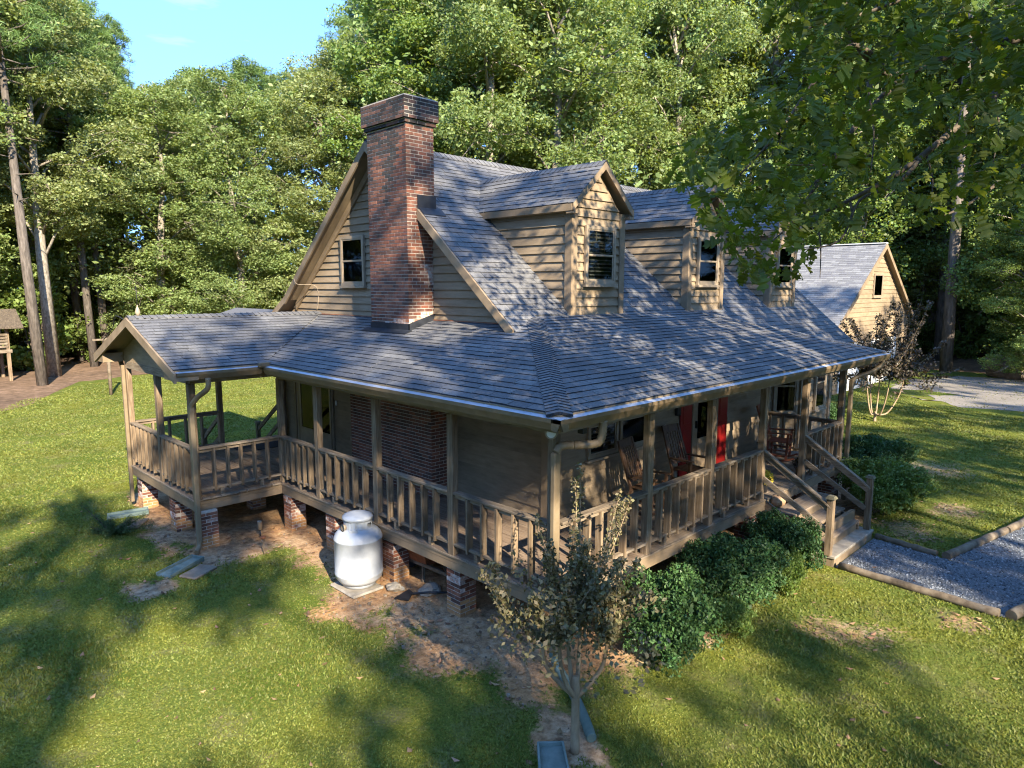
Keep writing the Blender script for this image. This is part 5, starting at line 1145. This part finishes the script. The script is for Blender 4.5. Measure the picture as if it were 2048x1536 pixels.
for r0, dr, step, kinds in ((2.2, 2.2, 4.5, ('oak', 'hickory', 'maple')), (8, 3, 5.5, ('hickory', 'oak', 'pine', 'maple')), (15, 4, 6.5, ('pine', 'oak', 'hickory')), (24, 5, 8., ('pine', 'oak', 'maple'))):
    u = -520.
    while u < 2650:
        r = rmin(u)+r0+random.uniform(0, dr); x, y = at_u(u, r)
        du_ = step/r*FOC*(1+((u-1024)/FOC)**2)
        kind = random.choice(kinds) if not (u > 1780 and row == 0) else 'maple'; lim = (4.4+r*cap_h(u))/(1.13 if kind != 'pine' else 1.05); h = random.uniform(.86, 1.0)*min(lim, 4.4+r*.50 if r0 > 4 else 25)
        if u < 330 and row == 0: kind = 'tall'
        if u > 1780 and row == 0: kind = 'tall'
        if u > 1780 and row == 0: kind = 'maple'; r -= 5.5; x, y = at_u(u, r); lim -= 2
        skip = (20 < x < 38 and 3 < y < 19) or (u > 1830 and row == 0 and u < 2080 and random.random() < .3)
        if 560 < u < 800: kind = 'hickory' if row < 2 else 'pine'
        if u > 1250 and u < 1560 and row < 2: kind = 'maple' if random.random() < .5 else 'oak'
        if not skip and h > 5:
            lb, gp_ = W_LBL[kind]
            if row == 0 and -50 < u < 2100: lb = lb.replace(' in the woods behind the house', '').replace(' in the woods', '')+' at the woods edge '+next(t for q, t in ((110, 'at the far left of the photo'), (230, 'above the wing gable'), (400, 'above the left part of the wing roof'), (560, 'left of the gable rake'), (720, 'just left of the chimney top'), (880, 'right behind the chimney'), (1080, 'behind the start of the ridge'), (1280, 'behind the first dormer'), (1480, 'behind the second dormer'), (1650, 'behind the third dormer'), (1850, 'behind the garage peak'), (9999, 'at the right edge of the photo')) if u < q)
            tree(kind, x, y, h, lb, gp_, wide=random.uniform(1.0, 1.25)*(26/h)**.35)
        u += du_*random.uniform(.85, 1.15)
    row += 1
# understory at the edge and deep inside
for rr0, step, hh, p in ((1.0, 3.2, (1.6, 3.6), .8), (6, 3.0, (2.5, 5), 1), (13, 3.2, (3, 6), 1), (21, 3.6, (4, 7), 1)):
    u = -480.
    while u < 2600:
        r = rmin(u)+rr0+random.uniform(0, 2.5); x, y = at_u(u, r); edge = rr0 < 2
        if not (20 < x < 38 and 3 < y < 18) and random.random() < p and not (edge and (u < 330 or 1820 < u < 2020) and random.random() < .7):
            tree('shrub', x, y, random.uniform(*hh), 'leafy understory shrub beneath the woodland trees', 'understory shrubs', wide=1.1)
        u += step/r*FOC*(1+((u-1024)/FOC)**2)
random.seed(23)
for ang in range(0, 360, 7):
    th = math.radians(ang+random.uniform(-2, 2)); da = (ang-math.degrees(YAW)+180) % 360-180
    if abs(da) < 52: continue
    hx = 14 if -150 < (ang+180) % 360-180 < -60 else random.uniform(17, 21)
    rr_ = random.uniform(38, 43) if not (-150 < (ang+180) % 360-180 < -60) else random.uniform(44, 50)
    tree('tall' if random.random() < .5 else 'oak', 2+rr_*math.cos(th), rr_*math.sin(th), hx, 'tree in the woods that ring the yard outside the photo', 'woods ringing the yard', wide=1.3)
    tree('shrub', 2+(rr_+2)*math.cos(th+.05), (rr_+2)*math.sin(th+.05), 5, 'leafy understory shrub beneath the woodland trees', 'understory shrubs', wide=1.6)
x, y = at_u(2065, 41); tree('maple', x, y, 8.5, 'low bright green tree at the right edge beside the boulder', None, 'maple_tree', v=0, wide=1.3)
# far wood that reads as one mass
g = np.random.default_rng(77); cs = []
for k in range(1500):
    u = g.uniform(-900, 3000); x, y = at_u(u, rmin(u)+g.uniform(34, 46)); cs.append((x, y, g.uniform(0, 13), 1.6))
o = bpy.data.objects.new('far_wood', leaves_mesh('far_wood', [leafcloud(cs, 36, 1.6, .8, .6, .4, 1, 78)], m_under)); link(o); tag(o, 'dark mass of far woods behind the front trees', kind='stuff')

# ------------------------------------------------------------------ shade trees across the yard (behind the drone), they throw the dappled shade
random.seed(5)
SHADE = [(-5.8, -15.5, 20.5, 1), (-11, -16, 16, 0), (-8.0, -20.5, 19, 0), (2.5, -21, 18, 1), (9, -17, 17, 0), (17, -16, 18, 1), (-15, -20, 19, 1), (-2, -30, 22, 0), (12, -27, 22, 0), (24, -20, 20, 1), (30, -14, 18, 0)]
for i, (x, y, h, v_) in enumerate(SHADE): tree('sparse', x, y, h, 'tall shade tree across the front yard', 'shade trees across the yard', v=v_)

# ------------------------------------------------------------------ the big oak whose limbs hang into the picture
ok = thing('white_oak', 'big oak with lobed leaves hanging over the upper right', 'tree', (5.2, -8.2, 0))
def P3(u, v_, d):
    q = CAM+(F+R2*((u-1024)/FOC)-U2*((v_-768)/FOC))*d; return Vector(q)
ob = Vector((5.2, -8.2, 0))
tm = MB().tube(curve([ob, ob+Vector((-.05, .1, 2.5)), ob+Vector((-.1, .3, 5.5)), ob+Vector((-.2, .4, 9)), ob+Vector((0, .2, 13))], 4), np.linspace(.34, .08, 17), 14)
tm.build('trunk', m_bark_o, ok)
limbs = []
def limb(pts, r0, r1):
    q = curve(pts, 5); mb = MB().tube(q, np.linspace(r0, r1, len(q)), 8); mb.build('limb', m_bark_o, ok); limbs.append(q); return q
A0 = ob+Vector((-.1, .3, 6.0))
L1 = limb([A0, P3(2350, 20, 8.0), P3(2048, 75, 7.2), P3(1850, 130, 6.8), P3(1730, 230, 6.5), P3(1660, 330, 6.2), P3(1600, 420, 6.0)], .06, .010)
L2 = limb([A0-Vector((0, 0, .6)), P3(2300, 80, 7.0), P3(2048, 125, 6.4), P3(1990, 190, 6.3), P3(1930, 240, 6.2), P3(1820, 330, 6.0), P3(1700, 400, 5.8), P3(1600, 445, 5.7)], .06, .010)
L3 = limb([L1[14], P3(1780, 150, 6.6), P3(1700, 70, 6.4), P3(1690, 0, 6.3), P3(1660, -120, 6.2)], .035, .012)
L4 = limb([P3(1776, 145, 6.6), P3(1710, 90, 6.3), P3(1640, 150, 6.1), P3(1560, 260, 5.8), P3(1480, 350, 5.6)], .028, .006)
L5 = limb([P3(1840, 320, 6.0), P3(1790, 370, 5.8), P3(1720, 400, 5.6), P3(1680, 480, 5.5), P3(1600, 500, 5.4)], .02, .004)
L6 = limb([A0+Vector((0, 0, .5)), P3(2300, -150, 7.0), P3(1950, -60, 6.5), P3(1750, 20, 6.2), P3(1600, 60, 6.0)], .04, .008)
L7 = limb([P3(2200, 260, 7.2), P3(2048, 330, 6.9), P3(1950, 400, 6.7), P3(1870, 440, 6.5)], .03, .006)
L8 = limb([A0+Vector((.1, .1, 1.5)), P3(2500, -300, 9), P3(1900, -350, 9), P3(1500, -250, 9)], .08, .02)
for q, tgt in (((1735, 165), (1740, 360)), ((1620, 395), (1640, 555)), ((1600, 420), (1520, 500)), ((1560, 260), (1450, 300)), ((1480, 350), (1400, 420)), ((1690, 330), (1560, 330)), ((1990, 190), (1985, 330)), ((1850, 300), (1860, 420)), ((1660, 330), (1560, 420)), ((1700, 400), (1690, 480))):
    limb([P3(*q, 6.1), P3((q[0]+tgt[0])/2+10, (q[1]+tgt[1])/2, 6.0), P3(*tgt, 5.8)], .012, .003)
# lobed leaf outline, unit length
half = [(0, 0), (.02, .05), (.12, .10), (.07, .2), (.20, .26), (.10, .36), (.26, .46), (.30, .58), (.13, .62), (.22, .76), (.20, .86), (.08, .84), (0, 1)]
outl = [(x, y) for x, y in half]+[(-x, y) for x, y in half[-2:0:-1]]
def leaf_verts(M): return [M @ Vector((x, y-.0, abs(x)*.35-.12*y*y)) for x, y in outl]
LN = len(outl); lf_faces = []
nh = len(half)
for i in range(1, nh-1):      # strips between the midline and the edge: quads to mirrored points
    j = LN-i; i2 = i+1; j2 = LN-i2
    if i2 == nh-1: lf_faces.append((i, i2, j))
    else: lf_faces.append((i, i2, j2, j))
lf_faces.append((0, 1, LN-1))
leafme = MB().add(leaf_verts(Matrix.Identity(4)), lf_faces).mesh('leaf', m_oak)
g = random.Random(9); spots = []
def dens(u, v_):      # where the hanging foliage is, in the view the photograph shows
    left = interp(v_, [-300, 0, 60, 120, 200, 250, 300, 360, 420, 480, 520, 560], [1480, 1530, 1560, 1580, 1500, 1400, 1350, 1360, 1400, 1440, 1470, 1500])
    bot = interp(u, [1340, 1400, 1500, 1600, 1650, 1700, 1760, 1850, 1950, 2048, 2500], [380, 470, 555, 560, 470, 430, 420, 460, 440, 430, 600])
    return u > left and v_ < bot
anchors = [p for q in limbs for p in q[2:]]
n_l = 0
while n_l < 7000:
    u, v_, d = g.uniform(1330, 2500), g.uniform(-500, 600), g.uniform(3.7, 7.6)
    if not dens(u, v_): continue
    cl_ = noise.noise(Vector((u*.011, v_*.011, d*1.3)))
    if cl_ < -.14+ .16*(u > 1700 and v_ > 200)+g.uniform(-.12, .12): continue
    p = P3(u, v_, d)
    yaw = g.uniform(0, 6.28); M = Matrix.Translation(p) @ Euler((g.gauss(-.7, .6), g.gauss(0, .5), yaw)).to_matrix().to_4x4() @ Matrix.Scale(g.uniform(.11, .16), 4)
    spots.append((M, p, 1/(max(.1, (p-CAM).dot(F)))**2*(1 if -50 < u < 2048 and v_ > 0 else 0))); n_l += 1
order = sorted(range(len(spots)), key=lambda i: -spots[i][2]); top = set(order[:300]); rest = MB()
for i, (M, p, w_) in enumerate(spots):
    if i in top: link(bpy.data.objects.new('leaf', leafme), ok, M)
    else: rest.add(leaf_verts(M), lf_faces)
rest.build('foliage', m_oak, ok, kind='stuff')
cs = []; g2_ = np.random.default_rng(3)
for k in range(380):
    v_ = g2_.normal(size=3); v_ /= np.linalg.norm(v_); c = Vector((ob.x+v_[0]*4.6, ob.y-1.0+v_[1]*4.2, 10.5+v_[2]*3.8))
    q = c-CAM; dep = q.dot(F)
    if dep > .5:
        uu, vv = 1024+FOC*q.dot(R2)/dep, 768-FOC*q.dot(U2)/dep
        if -100 < uu < 2150 and vv > -120: continue
    cs.append((*c, .8))
o = bpy.data.objects.new('upper_crown', leaves_mesh('upper_crown', [leafcloud(cs, 26, .8, .3, .55, .4, .7, 4)], m_oak)); link(o, ok); tag(o, kind='stuff')

# ------------------------------------------------------------------ grass
N = 520000; gr = np.random.default_rng(99)
a = YAW-np.arctan(gr.uniform(-.86, .86, N)); r = 5.0*np.exp(gr.uniform(0, math.log(34/5.0), N)**1.0)
r = 5.2+(gr.random(N)**1.6)*37
x = CAM.x+r*np.cos(a); y = CAM.y+r*np.sin(a)
pos = []; ex = X[:, 0]; ey = Y[0]; E_ = np.zeros(nx*ny, dtype=np.float32); at.data.foreach_get('value', E_) if False else None
vals = np.empty(nx*ny, dtype=np.float32); lawn.data.attributes['earth'].data.foreach_get('value', vals); vals = vals.reshape(nx, ny)
ii = np.clip(np.searchsorted(gx, x)-1, 0, nx-2); jj = np.clip(np.searchsorted(gy, y)-1, 0, ny-2); dv = vals[ii, jj]
keep = (gr.random(N) > dv*1.7) & ~((x > .45) & (y > .45) & (x < 13.8) & (y < 11)) & ~((x > -1.1) & (y > 7.1) & (x < 3) & (y < 10.8))
DRV = [(21.8, -12), (23.6, -1.0), (24.6, 2.2), (26.6, 4.2), (28.6, 5.2), (30.5, 6.2), (40, 6), (44, -12)]
drv = np.array([(inpoly(px, py, DRV) and random.random() < .93) if px > 21 else False for px, py in zip(x, y)]); uu = 1024+FOC*np.tan(YAW-np.arctan2(y-CAM.y, x-CAM.x)); lim_ = np.interp(uu, [-600, 0, 180, 420, 700, 1100, 1500, 1700, 1850, 2048, 2600], [31, 31.5, 37, 41, 39, 36, 39, 43.5, 43.5, 44.5, 45]); keep &= (r < lim_+np.sin(uu*.05)*.5) & ~drv
inp = np.array([inpoly(px, py, PATH) if (5.5 < px < 14.5 and -5.5 < py < -.5) else False for px, py in zip(x, y)]); keep &= ~inp
x, y, r = x[keep], y[keep], r[keep]; n = len(x)
hgt = (.008+.020*gr.random(n))*(1+.5*(np.sin(x*1.3)*np.sin(y*1.7)))*(1+.02*r); wd = .0035+.0009*r
th = gr.uniform(0, 6.28, n); ln = gr.normal(0, .5, (n, 2))*hgt[:, None]
V = np.empty((n, 3, 3), dtype=np.float32)
V[:, 0] = np.stack([x-np.cos(th)*wd, y-np.sin(th)*wd, np.full(n, .0)], 1); V[:, 1] = np.stack([x+np.cos(th)*wd, y+np.sin(th)*wd, np.full(n, .0)], 1); V[:, 2] = np.stack([x+ln[:, 0], y+ln[:, 1], hgt], 1)
o = bpy.data.objects.new('grass', mesh_np('grass', V.reshape(-1, 3), np.arange(n*3).reshape(-1, 3), m_grass)); link(o); tag(o, 'short green lawn grass', kind='stuff')
